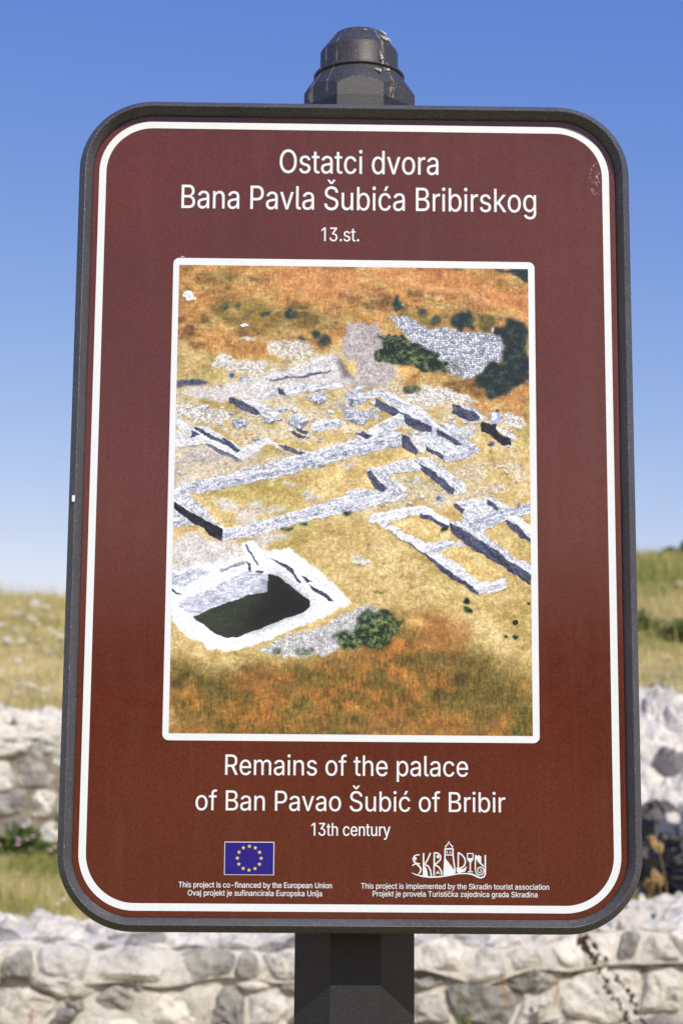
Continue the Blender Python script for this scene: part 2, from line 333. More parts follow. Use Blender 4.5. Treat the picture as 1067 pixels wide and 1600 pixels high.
483],[43,494],[47,504],[54,512],[63,518],[73,522],[84,524],[95,522],[105,518],[114,512],[121,504],[125,494],[126,483],[125,472],[121,463],[114,455],[105,448],[95,444]]]],"j":[167,[[[53,
379],[114,379],[114,-30],[112,-52],[108,-72],[102,-90],[92,-106],[80,-119],[65,-129],[47,-137],[27,-141],[4,-143],[-10,-143],[-10,-87],[2,-87],[18,-85],[31,-80],[40,-72],[47,-61],[51,
-46],[53,-29]],[[83,443],[72,444],[62,448],[53,455],[47,463],[42,472],[41,483],[42,494],[47,504],[53,512],[62,518],[72,522],[83,524],[95,522],[105,518],[114,512],[120,504],[125,494],
[126,483],[125,472],[120,463],[114,455],[105,448],[95,444]]]],"k":[381,[[[110,137],[110,212],[121,212],[284,379],[360,379],[184,199],[177,199]],[[53,0],[53,509],[114,509],[114,0]],[[294,
0],[148,186],[191,229],[372,0]]]],"l":[189,[[[139,-2],[112,0],[91,8],[74,20],[62,37],[55,59],[53,84],[53,509],[114,509],[114,99],[114,83],[117,71],[120,62],[126,57],[135,53],[146,52],
[160,53],[170,54],[181,3],[162,-1]]]],"m":[610,[[[53,0],[53,379],[112,379],[112,295],[114,314],[122,331],[132,346],[144,358],[158,368],[172,376],[187,382],[203,385],[219,386],[245,383],
[268,375],[287,361],[303,342],[316,322],[337,343],[350,356],[364,366],[381,375],[398,381],[417,385],[437,386],[458,385],[478,380],[497,372],[514,361],[529,346],[541,328],[550,307],[555,
283],[557,255],[557,0],[496,0],[496,254],[493,279],[485,298],[473,313],[456,323],[438,329],[419,330],[402,329],[387,326],[374,320],[363,312],[353,302],[345,290],[340,277],[336,263],
[335,247],[335,0],[274,0],[274,260],[272,280],[265,297],[253,311],[238,322],[220,328],[199,330],[185,329],[171,326],[158,320],[145,312],[135,302],[126,289],[119,274],[115,257],[114,
238],[114,0]]]],"n":[410,[[[112.0,309.9],[112,287],[102,287]],[[114,227],[114,0],[53,0],[53,379],[112,379],[112.0,309.9],[116,319],[132,344],[152,362],[175,374],[200,382],[227,384],
[252,383],[275,377],[295,369],[313,356],[328,340],[341,321],[350,298],[355,271],[357,240],[357,0],[296,0],[296,235],[293,263],[286,286],[273,304],[256,318],[235,326],[210,329],[192,
328],[176,324],[161,317],[147,308],[136,297],[126,283],[119,266],[115,248]]]],"o":[415,[[[207,-8],[174,-5],[144,3],[117,16],[93,35],[72,58],[56,85],[44,116],[37,150],[34,187],[37,225],
[44,260],[56,291],[72,318],[93,341],[117,360],[144,374],[174,382],[207,384],[241,382],[271,374],[299,360],[323,341],[343,318],[359,291],[371,260],[379,225],[381,187],[379,150],[371,
116],[359,85],[343,58],[323,35],[299,16],[271,3],[241,-5]],[[207,46],[231,49],[252,55],[270,66],[285,80],[298,97],[307,117],[314,139],[318,163],[319,187],[318,212],[314,236],[307,258],
[298,278],[285,296],[270,310],[252,321],[231,328],[207,330],[184,328],[163,321],[145,310],[130,296],[118,278],[108,258],[102,236],[98,212],[96,187],[98,163],[102,139],[108,117],[118,
97],[130,80],[145,66],[163,55],[184,49]]]],"p":[424,[[[53,-143],[53,379],[112,379],[112,319],[118,319],[137,346],[171,373],[188,379],[207,383],[229,384],[259,382],[287,374],[313,361],
[335,342],[354,320],[370,293],[381,261],[388,227],[390,189],[388,151],[381,116],[370,84],[355,57],[336,34],[313,16],[288,3],[260,-6],[229,-8],[208,-7],[189,-3],[173,4],[138,31],[118,
59],[114,59],[114,-143]],[[220,47],[242,49],[262,55],[279,66],[294,80],[306,97],[316,117],[323,139],[327,163],[328,189],[327,215],[323,239],[316,261],[307,281],[295,298],[280,311],[262,
322],[243,328],[220,330],[198,328],[178,322],[161,312],[147,299],[134,282],[125,263],[118,241],[114,216],[113,189],[114,162],[118,138],[125,115],[135,95],[147,78],[162,65],[179,55],
[198,49]]]],"r":[259,[[[53,0],[53,379],[112,379],[112,321],[115,321],[124,339],[137,354],[152,367],[171,377],[191,383],[213,385],[229,384],[243,384],[243,322],[230,324],[207,326],[190,
324],[174,321],[159,315],[146,306],[135,296],[126,284],[119,269],[115,254],[114,237],[114,0]]]],"s":[365,[[[182,-8],[157,-7],[133,-3],[112,3],[93,12],[76,24],[62,38],[50,54],[41,73],
[36,94],[94,107],[101,87],[111,72],[124,60],[141,52],[160,47],[181,45],[206,47],[227,53],[244,62],[258,74],[265,88],[268,103],[266,115],[262,126],[254,136],[243,144],[229,150],[212,
155],[149,170],[118,180],[92,192],[72,208],[58,227],[50,249],[47,274],[49,295],[55,314],[65,332],[79,347],[95,360],[115,370],[137,378],[161,383],[187,384],[212,383],[234,379],[254,372],
[271,363],[286,352],[299,339],[309,324],[318,308],[324,290],[268,277],[262,291],[254,304],[243,316],[228,325],[210,331],[187,333],[166,331],[147,326],[131,317],[119,305],[111,292],[109,
277],[110,264],[115,253],[124,243],[136,235],[152,229],[172,223],[229,209],[261,200],[287,187],[306,171],[320,153],[328,131],[331,107],[329,85],[323,65],[312,47],[298,31],[281,18],[260,
6],[236,-2],[210,-7]]]],"t":[227,[[[204,379],[204,327],[6,327],[6,379]],[[65,471],[126,471],[126,98],[127,83],[130,70],[136,61],[144,55],[156,51],[170,50],[185,51],[202,54],[213,2],
[192,-3],[168,-4],[138,-1],[113,7],[92,21],[77,41],[68,64],[65,93]]]],"u":[410,[[[298.0,69.8],[298,92],[307,92]],[[182,-5],[158,-3],[135,2],[115,11],[97,23],[82,39],[69,59],[60,82],
[54,109],[53,139],[53,379],[114,379],[114,144],[116,117],[124,94],[137,75],[154,61],[175,53],[200,50],[218,51],[234,55],[249,62],[263,71],[274,83],[283,97],[290,113],[295,132],[296,
153],[296,379],[357,379],[357,0],[298,0],[298.0,69.8],[294,60],[277,35],[257,17],[234,5],[209,-3]]]],"v":[389,[[[195.0,59.2],[206,21],[184,21]],[[163,0],[17,379],[84,379],[165,155],
[187,87],[195.0,59.2],[203,87],[224,155],[305,379],[371,379],[226,0]]]],"y":[389,[[[194.7,60.2],[206,21],[184,21]],[[47,-139],[61,-86],[71,-87],[104,-89],[113,-86],[122,-81],[130,-74],
[138,-64],[145,-51],[151,-36],[163,-1],[17,379],[84,379],[165,155],[187,87],[194.7,60.2],[202,87],[224,155],[305,379],[371,379],[204,-58],[177,-107],[165,-119],[153,-128],[139,-136],
[125,-141],[109,-144],[91,-145],[65,-143]]]],"z":[380,[[[42,0],[42,46],[254,320],[254,323],[48,323],[48,379],[333,379],[333,331],[126,60],[126,56],[339,56],[339,0]]]],"ć":[396,[[[207,
-8],[174,-5],[144,3],[117,16],[93,35],[72,58],[56,85],[44,116],[37,150],[34,187],[37,225],[44,260],[56,291],[72,318],[93,341],[117,360],[144,374],[174,382],[207,384],[260,377],[305,
356],[340,322],[362,277],[303,262],[290,289],[270,311],[242,325],[207,330],[184,328],[163,321],[145,310],[130,296],[118,278],[108,258],[102,236],[98,212],[96,187],[98,163],[102,139],
[108,117],[118,97],[130,80],[145,66],[163,55],[184,49],[207,46],[243,52],[271,66],[292,89],[304,117],[363,102],[357,86],[350,70],[341,56],[306,21],[261,-1]],[[181,429],[228,529],[297,
529],[231,429]]]],"č":[396,[[[207,-8],[174,-5],[144,3],[117,16],[93,35],[72,58],[56,85],[44,116],[37,150],[34,187],[37,225],[44,260],[56,291],[72,318],[93,341],[117,360],[144,374],[174,
382],[207,384],[260,377],[305,356],[340,322],[362,277],[303,262],[290,289],[270,311],[242,325],[207,330],[184,328],[163,321],[145,310],[130,296],[118,278],[108,258],[102,236],[98,212],
[96,187],[98,163],[102,139],[108,117],[118,97],[130,80],[145,66],[163,55],[184,49],[207,46],[243,52],[271,66],[292,89],[304,117],[363,102],[357,86],[350,70],[341,56],[306,21],[261,-1]],
[[158,529],[207,469],[256,529],[317,529],[317,526],[236,435],[178,435],[98,526],[98,529]]]],"Š":[447,[[[224,-9],[188,-7],[156,-1],[128,9],[102,23],[81,40],[64,60],[51,83],[42,109],[38,
137],[104,137],[108,118],[114,102],[123,88],[136,76],[150,66],[166,59],[185,53],[204,50],[224,49],[246,50],[267,54],[286,60],[303,69],[317,79],[329,92],[338,106],[344,122],[346,139],
[344,154],[340,168],[332,179],[322,189],[310,197],[296,205],[245,222],[184,239],[145,253],[112,269],[86,289],[67,313],[56,341],[52,372],[54,400],[62,425],[75,448],[92,468],[113,484],
[138,498],[165,508],[195,514],[227,516],[259,514],[289,508],[316,498],[340,484],[360,468],[377,449],[390,427],[398,403],[401,378],[337,378],[332,402],[320,421],[302,437],[280,449],[254,
456],[225,459],[204,457],[185,454],[167,448],[152,440],[139,430],[129,418],[121,405],[117,391],[115,376],[117,359],[122,345],[131,334],[142,324],[155,315],[169,308],[212,293],[264,279],
[312,264],[359,238],[372,226],[384,213],[395,198],[402,180],[407,161],[408,139],[406,112],[399,87],[386,64],[370,43],[349,25],[323,11],[294,0],[261,-7]],[[173,659],[223,599],[271,659],
[332,659],[332,656],[252,565],[194,565],[113,656],[113,659]]]]," ":[188,[]]}
def fat(c, dx, dy):
    n = len(c); A = np.array(c, float)
    area = 0.5*np.sum(A[:, 0]*np.roll(A[:, 1], -1) - np.roll(A[:, 0], -1)*A[:, 1])
    e = np.roll(A, -1, 0) - A; e /= np.maximum(np.linalg.norm(e, axis=1, keepdims=True), 1e-9)
    nr = np.stack([e[:, 1], -e[:, 0]], 1); nn = nr + np.roll(nr, 1, 0)
    d = np.maximum(np.linalg.norm(nn, axis=1, keepdims=True), .7); nn = nn/d
    k = 1.0/np.clip((nn*nr).sum(1, keepdims=True), .6, 1)
    return A, nn*k, area
def lettering(text, xl, xr, yb, cap, stem, xb=None):
    """cap and stem in pixels of the photograph; xl..xr the ends of the line of type"""
    pl, pr = on_plane(xl, yb), on_plane(xr, yb); mm = (on_plane(xl, yb-cap)-pl).length/cap
    pen = 0; cs = []
    for ch in text:
        adv, cc = GL[ch]
        for c in cc: cs.append([(x+pen, y) for x, y in c])
        pen += adv
    xs = [p[0] for c in cs for p in c]; x0, x1 = min(xs), max(xs)
    sy = cap*mm/509; sx = (pr.x-pl.x)/(x1-x0)
    dx = max(0, (stem*mm-65*sx)/2); dy = max(0, (stem*.86*mm-57*sy)/2)
    sx = (pr.x-pl.x-2*dx)/(x1-x0); zb = on_plane(xl, yb).z
    V, F = [], []
    def sarea(c): return .5*sum(c[i-1][0]*c[i][1]-c[i][0]*c[i-1][1] for i in range(len(c)))
    def has(c, p):
        m = False
        for i in range(len(c)):
            (xa, ya), (xb_, yb_) = c[i-1], c[i]
            if (ya > p[1]) != (yb_ > p[1]) and p[0] < (xb_-xa)*(p[1]-ya)/(yb_-ya)+xa: m = not m
        return m
    outer = [c for c in cs if sarea(c) < 0]; holes = [c for c in cs if sarea(c) >= 0]
    for ci, c in enumerate(outer):
        group = [c] + [h for h in holes if has(c, h[0])]; loops = []
        for g in group:
            A, N, area = fat([(x*sx, y*sy) for x, y in g], dx, dy)
            B = A - N*np.array([dx, dy]); loops.append([Vector((x - x0*sx + dx, y, 0)) for x, y in B])
        flat_ = [v for l_ in loops for v in l_]; b0 = len(V)
        V += [loc((v.x+pl.x, -.0005-.00003*(ci % 3), v.y+zb)) for v in flat_]
        for t in tessellate_polygon(loops): F.append(tuple(b0+k for k in t))
    o = mesh('lettering', V, F, M['white'], SIGN)
    o['label'] = 'white lettering reading %s' % text
    return o
lettering('Ostatci dvora', 436.9, 684.7, 270.3, 36.5, 4.0)
lettering('Bana Pavla Šubića Bribirskog', 283.6, 837.0, 325.2, 36.5, 4.0)
lettering('13.st.', 502, 561, 376.8, 21.3, 2.5)
lettering('Remains of the palace', 351.9, 731, 1210.6, 31.8, 3.8)
lettering('of Ban Pavao Šubić of Bribir', 305.6, 789, 1265.8, 31.2, 3.8)
lettering('13th century', 486.4, 609.7, 1305.6, 20, 2.5)
lettering('This project is co-financed by the European Union', 279.3, 518.5, 1386.3, 8.6, 1.25)
lettering('Ovaj projekt je sufinancirala Europska Unija', 293.6, 503.2, 1399.1, 8.6, 1.25)
lettering('This project is implemented by the Skradin tourist association', 563.9, 857.3, 1388.3, 8.5, 1.2)
lettering('Projekt je provela Turistička zajednica grada Skradina', 582, 839.3, 1400.5, 8.5, 1.2)

# flag with twelve stars
def quad_xz(x0, x1, z0, z1, y, name, mat, parent=SIGN):
    V = [loc((x, y, z)) for x, z in ((x0, z0), (x1, z0), (x1, z1), (x0, z1))]
    return mesh(name, V, [(0, 1, 2, 3)], mat, parent)
fa, fb = on_plane(351.2, 1315), on_plane(428.1, 1367.5)
ft = quad_xz(fa.x, fb.x, fb.z, fa.z, -.0004, 'flag_border', M['white'])
fl = quad_xz(fa.x+.0007, fb.x-.0007, fb.z+.0007, fa.z-.0007, -.0007, 'flag', M['blue'])
fc = on_plane(389.6, 1340.9); mmp = .000645
for k in range(12):
    a = math.pi/6*k; cx, cz = fc.x+18.6*mmp*math.sin(a), fc.z+18.4*mmp*math.cos(a); rs = 3.5*mmp
    V = [loc((cx+(rs if i % 2 == 0 else rs*.42)*math.sin(i*math.pi/5), -.0010, cz+(rs if i % 2 == 0 else rs*.42)*math.cos(i*math.pi/5))) for i in range(10)]
    V.append(loc((cx, -.0010, cz)))
    o = mesh('star', V, [(10, (i+1) % 10, i) for i in range(10)], M['yellow'])
    o.parent = fl

# town emblem: letters drawn as strokes over a wavy ground line, with a bell tower for the A
def epx(X, Y): return on_plane(620+X/6.669, 1300+Y/6.669)
EV, EF = [], []
def stroke(pts, w):
    P = [np.array((epx(*p).x, epx(*p).z)) for p in pts]; ws = w if isinstance(w, (list, tuple)) else [w]*len(P)
    b = len(EV)
    for i, p in enumerate(P):
        t = P[min(i+1, len(P)-1)]-P[max(i-1, 0)]; t = t/max(np.linalg.norm(t), 1e-9); nrm = np.array((-t[1], t[0])); h = ws[i]/2*.0001
        for s_ in (1, -1): q = p+nrm*h*s_; EV.append(loc((q[0], -.0006-.00002*(len(EF) % 7), q[1])))
    for i in range(len(P)-1): EF.append((b+2*i, b+2*i+1, b+2*i+3, b+2*i+2))
def blob(pts):
    b = len(EV)
    for p in pts: q = epx(*p); EV.append(loc((q.x, -.00045, q.z)))
    EF.append(tuple(range(b, b+len(pts))))
def arc(cx, cy, rx, ry, a0, a1, n=10): return [(cx+rx*math.cos(R(a0+(a1-a0)*i/n)), cy+ry*math.sin(R(a0+(a1-a0)*i/n))) for i in range(n+1)]
K = 1.0
stroke([(236, 238), (205, 238), (180, 252), (168, 278), (176, 305), (200, 330), (232, 356), (250, 388), (242, 418), (222, 436)], [10, 12, 14, 15, 16, 16, 17, 17, 14, 10])
stroke([(158, 352), (178, 338), (205, 325), (240, 332)], [9, 12, 12, 9]); blob([(180, 262), (200, 262), (206, 280), (196, 296), (182, 292)])
stroke([(276, 220), (276, 455)], 15); stroke([(348, 218), (318, 290), (290, 335)], 14); stroke([(288, 340), (325, 355), (348, 400), (358, 458)], 15)
blob([(283, 350), (305, 375), (318, 420), (322, 462), (283, 458)])
stroke([(388, 214), (385, 455)], 14); stroke([(388, 216), (430, 222), (455, 250), (450, 290), (420, 320), (390, 338)], 14)
stroke([(395, 340), (435, 365), (460, 405), (466, 445)], 15); blob([(415, 235), (440, 245), (440, 268), (424, 276), (410, 262)]); blob([(398, 445), (425, 402), (452, 445), (425, 428)])
stroke([(500, 172), (500, 240), (488, 445)], 14); stroke([(582, 172), (582, 240), (606, 425)], 14); stroke([(500, 178), (582, 178)], 9); stroke([(500, 240), (582, 240)], 10)
stroke([(505, 165), (505, 148), (525, 132), (540, 100), (555, 132), (577, 148), (577, 165)], 11); stroke([(500, 172), (582, 172)], 8); stroke([(520, 195), (520, 220), (534, 220)], 8); stroke([(552, 195), (552, 220), (566, 220)], 8)
blob([(500, 280), (515, 285), (515, 300), (530, 300), (530, 318), (545, 318), (545, 338), (560, 338), (560, 358), (574, 358), (574, 378), (600, 390), (606, 440), (488, 452)])
stroke([(638, 212), (636, 372)], 14); stroke([(636, 214), (672, 235), (702, 270), (712, 315), (700, 350), (672, 372), (636, 378)], 14)
blob([(618, 368), (650, 382), (690, 385), (728, 356), (720, 382), (708, 412), (640, 430), (622, 410)])
stroke([(730, 224), (792, 224)], 9); stroke([(732, 224), (734, 285), (760, 318)], 10); stroke([(790, 224), (790, 285), (764, 318)], 10); blob([(736, 272), (788, 272), (780, 300), (762, 320), (744, 302)])
stroke([(762, 318), (762, 408)], 13); stroke([(735, 415), (790, 415)], 9)
stroke([(816, 240), (814, 400)], 12); stroke([(822, 262), (850, 310), (905, 360)], 14); stroke([(918, 240), (918, 440), (905, 465), (870, 478)], 15)
blob([(816, 240), (828, 240), (828, 252), (842, 252), (842, 240), (858, 240), (858, 252), (876, 252), (876, 335), (850, 300), (822, 262)])
stroke([(816, 405), (828, 435), (855, 448), (888, 440), (905, 412), (898, 382), (872, 366), (846, 374), (836, 398), (846, 420), (868, 424), (882, 408), (876, 394), (862, 396)], [11]*9+[9]*5)
stroke([(152, 425), (200, 445), (270, 462), (350, 470), (440, 466), (540, 452), (640, 434), (720, 432), (780, 440), (830, 462), (870, 480)], [4, 12, 16, 16, 15, 14, 12, 12, 16, 18, 14])
mesh('emblem', EV, EF, M['white'], SIGN)

# ------------------------------------------------------------------ the printed aerial photograph, painted from polygons and noise
PW, PH = 566, 736
_Q = [(280.4, 415.2), (824.8, 419.6), (831.4, 1149.6), (264.4, 1145.6)]          # its corners in the photograph
def homog(src, dst):
    A = []; b = []
    for (x, y), (u, v) in zip(src, dst):
        A += [[x, y, 1, 0, 0, 0, -u*x, -u*y], [0, 0, 0, x, y, 1, -v*x, -v*y]]; b += [u, v]
    return np.append(np.linalg.solve(np.array(A, float), np.array(b, float)), 1).reshape(3, 3)
_H = homog(_Q, [(0, 0), (PW, 0), (PW, PH), (0, PH)])
def P(k, pts):
    ox, oy = {'A': (240, 390), 'B': (540, 390), 'C': (240, 780), 'D': (540, 780)}[k]; out = []
    for x, y in pts:
        v = _H @ np.array((ox+x/3.334, oy+y/3.334, 1)); out.append((v[0]/v[2], v[1]/v[2]))
    return out
def fbm(sx, sy, octv=5, seed=0, gain=.55):
    """value noise, cells of sx by sy pixels"""
    g = np.random.default_rng(seed); out = np.zeros((PH, PW)); amp = 1; tot = 0
    for o in range(octv):
        nx, ny = int(PW/sx)+3, int(PH/sy)+3; a = g.random((ny, nx))
        X = np.arange(PW)/sx; Y = np.arange(PH)/sy; xi = X.astype(int); yi = Y.astype(int)
        fx = X-xi; fy = Y-yi; fx = fx*fx*(3-2*fx); fy = (fy*fy*(3-2*fy))[:, None]
        r0_ = a[yi][:, xi]*(1-fx)+a[yi][:, xi+1]*fx; r1_ = a[yi+1][:, xi]*(1-fx)+a[yi+1][:, xi+1]*fx
        out += amp*(r0_*(1-fy)+r1_*fy); tot += amp; amp *= gain; sx = max(sx/2, 1); sy = max(sy/2, 1)
    out /= tot; return np.clip((out-.5)*1.9+.5, 0, 1)
YY, XX = np.mgrid[0:PH, 0:PW].astype(float)
WX = (fbm(14, 14, 4, 101)-.5)*9; WY = (fbm(14, 14, 4, 102)-.5)*9
def inside(pts, rag=.5, sl=None):
    sl = sl or (slice(0, PH), slice(0, PW))
    X = XX[sl]+WX[sl]*rag; Y = YY[sl]+WY[sl]*rag; m = np.zeros(X.shape, bool); n = len(pts)
    for i in range(n):
        (x0, y0), (x1, y1) = pts[i], pts[(i+1) % n]
        if y0 == y1: continue
        m ^= ((y0 > Y) != (y1 > Y)) & (X < (x1-x0)*(Y-y0)/(y1-y0)+x0)
    return m.astype(float)
def blur(m, r):
    if r <= 0: return m
    for _ in range(2):
        for ax in (0, 1):
            c = np.cumsum(np.pad(m, [(r+1, r) if a == ax else (0, 0) for a in (0, 1)], mode='edge'), ax)
            m = (np.take(c, range(2*r+1, c.shape[ax]), ax)-np.take(c, range(0, c.shape[ax]-2*r-1), ax))/(2*r+1)
    return m
_ng = np.random.default_rng(77).random((512, 512))
def onoise(ang, sx, sy, off=0):
    """value noise stretched along a direction of the picture"""
    ca, sa = math.cos(ang), math.sin(ang); X = (XX*ca+YY*sa)/sx+200+off; Y = (-XX*sa+YY*ca)/sy+200+off*.7
    xi, yi = np.floor(X).astype(int), np.floor(Y).astype(int); fx, fy = X-xi, Y-yi; fx = fx*fx*(3-2*fx); fy = fy*fy*(3-2*fy)
    G = lambda i, j: _ng[(yi+j) % 512, (xi+i) % 512]
    return (G(0, 0)*(1-fx)+G(1, 0)*fx)*(1-fy)+(G(0, 1)*(1-fx)+G(1, 1)*fx)*fy
def stones_tex(sx, sy, seed, ang=0.0):
    """loose stones: tone per cell, dark gaps between cells, a lit upper side"""
    ca, sa = math.cos(ang), math.sin(ang); X = ((XX+WX*.3)*ca+(YY+WY*.3)*sa)/sx+220; Y = (-(XX+WX*.3)*sa+(YY+WY*.3)*ca)/sy+220
    xi, yi = np.floor(X).astype(int), np.floor(Y).astype(int); f1 = np.full(X.shape, 9.); f2 = f1.copy(); tone = np.zeros(X.shape); dy_ = np.zeros(X.shape)
    for j in (-1, 0, 1):
        for i in (-1, 0, 1):
            a = (xi+i+seed*17) % 512; b = (yi+j+seed*31) % 512
            px_ = xi+i+.15+.7*_ng[b, a]; py_ = yi+j+.15+.7*_ng[a, b]; d_ = np.hypot(X-px_, Y-py_); n1 = d_ < f1
            f2 = np.where(n1, f1, np.minimum(f2, d_)); tone = np.where(n1, _ng[(a*3+7) % 512, (b*5+3) % 512], tone); dy_ = np.where(n1, Y-py_, dy_); f1 = np.where(n1, d_, f1)
    return np.clip((.35+.65*tone)*np.clip((f2-f1)*3.2+.12, 0, 1)-.22*dy_+.12, 0, 1)
def paint_picture():
    c3 = lambda r, g, b: np.array((r, g, b), float)/255
    fine = fbm(2, 2, 2, 1, .8); streak = fbm(2.2, 7, 3, 2, .7); med = fbm(22, 15, 5, 3, .72); big = fbm(80, 60, 4, 4)
    def lerp(a, b, t): return a[None, None]*(1-t[..., None])+b[None, None]*t[..., None]
    straw = lerp(c3(172, 140, 78), c3(232, 208, 148), np.clip(.75*med+.3*streak+.08*fine-.03, 0, 1))
    straw = straw*(1-.30*np.clip((big-.55)*3, 0, 1)[..., None]*np.array([.35, .3, .6]))
    orange = lerp(c3(144, 98, 46), c3(224, 168, 98), np.clip(.65*med+.4*streak, 0, 1))
    v_ = fbm(40, 22, 5, 51, .65); orange = orange*(1-.34*np.clip((v_-.5)*2.6, 0, 1))[..., None]; w_ = np.clip((fbm(34, 12, 4, 52, .6)-.56)*3.2, 0, .6)[..., None]; orange = orange*(1-w_)+straw*w_
    orange2 = lerp(c3(128, 108, 54), c3(188, 124, 58), np.clip((big-.3)*1.8, 0, 1)); orange2 = orange2*(.58+.66*np.clip(.45*med+.55*fbm(2.4, 11, 4, 53, .7), 0, 1))[..., None]; w_ = np.clip((fbm(46, 26, 5, 54, .65)-.52)*2.4, 0, .7)[..., None]; orange2 = orange2*(1-w_)+(c3(104, 94, 42)[None, None]*(.7+.6*streak)[..., None])*w_
    spk = fbm(2.5, 2.1, 2, 5, .7); spk2 = fbm(2.0, 1.8, 2, 6, .7)
    rub = lerp(c3(66, 72, 92), c3(232, 234, 240), np.clip((stones_tex(4.3, 3.3, 1)-.1)*1.15, 0, 1))
    rubl = lerp(c3(112, 100, 84), c3(240, 236, 228), np.clip(stones_tex(3.6, 2.7, 2)*1.15, 0, 1))
    pale = lerp(c3(176, 168, 162), c3(228, 224, 222), np.clip(.6*med+.4*fine, 0, 1))
    wall = lerp(c3(150, 152, 168), c3(240, 241, 246), np.clip(.25+.5*spk2+.35*fbm(10, 2.5, 3, 7), 0, 1))
    stone = lerp(c3(120, 124, 142), c3(215, 217, 226), np.clip(.2+.6*fbm(9, 2.2, 3, 8)+.2*spk2, 0, 1))
    white = lerp(c3(205, 208, 216), c3(244, 246, 252), np.clip(.3+.7*spk2, 0, 1))
    dark = lerp(c3(34, 36, 52), c3(78, 82, 104), np.clip((spk2-.35)*1.6, 0, 1))
    mound = lerp(c3(140, 130, 130), c3(205, 196, 192), np.clip(.55*med+.5*fine, 0, 1))
    bush = lerp(c3(18, 34, 26), c3(104, 122, 74), np.clip((.75*fbm(7, 6, 4, 9, .7)+.25*fine-.34)*2.1, 0, 1))
    bushb = lerp(c3(24, 42, 48), c3(72, 92, 78), np.clip((.6*fbm(8, 6, 3, 19)+.4*fine-.38)*1.9, 0, 1))
    olive = lerp(c3(86, 84, 34), c3(150, 132, 60), med)
    img = straw.copy()
    def put(k, pts, tex, rag=.5, soft=1, a=1.0, brk=None):
        pp = P(k, pts); mg = int(6+9*rag+4*soft)
        sl = (slice(max(0, int(min(y for x, y in pp))-mg), max(0, min(PH, int(max(y for x, y in pp))+mg))), slice(max(0, int(min(x for x, y in pp))-mg), max(0, min(PW, int(max(x for x, y in pp))+mg))))
        if sl[0].stop-sl[0].start < 2 or sl[1].stop-sl[1].start < 2: return
        for nm, tx in (('wall', wall), ('stone', stone), ('white', white), ('dark', dark)):
            if tex is tx:
                tex = oriented(nm, pp); rag = max(rag, .5)
                if nm in ('wall', 'white'):                       # soft broken shade along the foot of the wall
                    s_ = blur(inside([(x-1.6, y+2.2) for x, y in pp], rag, sl), 1)*.45*np.clip((spk2[sl]-.2)*2.2, 0, 1); img[sl] = img[sl]*(1-s_[..., None])+c3(84, 80, 78)*s_[..., None]
                break
        m = blur(inside(pp, rag, sl), soft)*a
        if brk is not None: m = m*np.clip((brk[sl]-.35)*4, 0, 1)
        m = m[..., None]; img[sl] = img[sl]*(1-m)+tex[sl]*m
    def dot(k, x, y, r, tex, ry=None, a=1.0, soft=1, rag=.7): put(k, arc(x, y, r, ry or r, 0, 360, 14)[:-1], tex, rag, soft, a)
    cache = {}
    def oriented(kind, pts):
        e = [(math.hypot(pts[i][0]-pts[i-1][0], pts[i][1]-pts[i-1][1]), math.atan2(pts[i][1]-pts[i-1][1], pts[i][0]-pts[i-1][0])) for i in range(len(pts))]
        q = round(max(e)[1]/(math.pi/14)) % 14
        if (kind, q) not in cache:
            an = q*math.pi/14; o1 = onoise(an, 5.5, 2.0); o2 = onoise(an, 2.2, 1.5, 40); o3 = onoise(an, 26, 3.0, 80)
            n_ = .62*(.34*o1+.30*o2+.36*o3)+.38*stones_tex(4.6, 2.2, 3+q, an); n_ = np.clip((n_-.46)*1.9+.5, 0, 1)
            A, B = {'wall': (c3(104, 108, 126), c3(246, 247, 250)), 'stone': (c3(80, 86, 106), c3(222, 225, 234)), 'white': (c3(150, 152, 162), c3(250, 250, 252)), 'dark': (c3(26, 29, 46), c3(96, 101, 126))}[kind]
            cache[(kind, q)] = lerp(A, B, n_)
        return cache[(kind, q)]
    flat = lambda r, g, b: c3(r, g, b)[None, None]*np.ones((PH, PW, 1))
    # ---- upper hillside
    put('A', [(80, 60), (2100, 60), (2100, 900), (1650, 830), (1300, 640), (1000, 480), (900, 520), (600, 590), (520, 570), (300, 555), (110, 470)], orange, 1.5, 4)
    put('A', [(80, 470), (300, 560), (420, 640), (250, 700), (80, 700)], straw*.97, 1, 4)
    dot('A', 470, 330, 210, olive, 75, .62, 9); dot('A', 330, 150, 120, olive, 35, .35, 6); dot('A', 760, 380, 190, olive, 60, .4, 8); dot('A', 1450, 370, 260, olive, 45, .5, 8); dot('A', 930, 160, 60, olive, 30, .4, 5)
    red = lerp(c3(180, 108, 58), c3(228, 156, 98), np.clip(.5*streak+.5*med, 0, 1))
    put('B', [(100, 90), (500, 100), (950, 260), (950, 390), (560, 240), (200, 150)], red, 2, 6, .75); put('A', [(500, 90), (1000, 90), (1200, 200), (900, 260), (640, 200)], red, 2, 8, .6)
    lt = flat(240, 190, 120)
    put('A', [(215, 280), (240, 280), (350, 370), (430, 455), (400, 455), (300, 380)], lt, 1, 3, .55); put('A', [(330, 130), (560, 235), (690, 330), (670, 340), (540, 255), (320, 150)], lt, 1, 3, .45)
    put('A', [(150, 180), (200, 110), (220, 110), (170, 200), (150, 260)], lt, 1, 3, .5); put('B', [(240, 130), (420, 180), (640, 205), (950, 340), (950, 365), (620, 230), (400, 205), (240, 160)], lt, 1, 3, .55)
    lt = flat(240, 190, 120)
    for x, y, r in ((705, 340, 34), (840, 440, 27), (890, 475, 32), (440, 300, 18), (765, 472, 20), (380, 200, 10), (655, 430, 10), (580, 335, 24), (370, 300, 24), (500, 320, 12)): dot('A', x, y, r, bushb, r*.8, .85, 2)
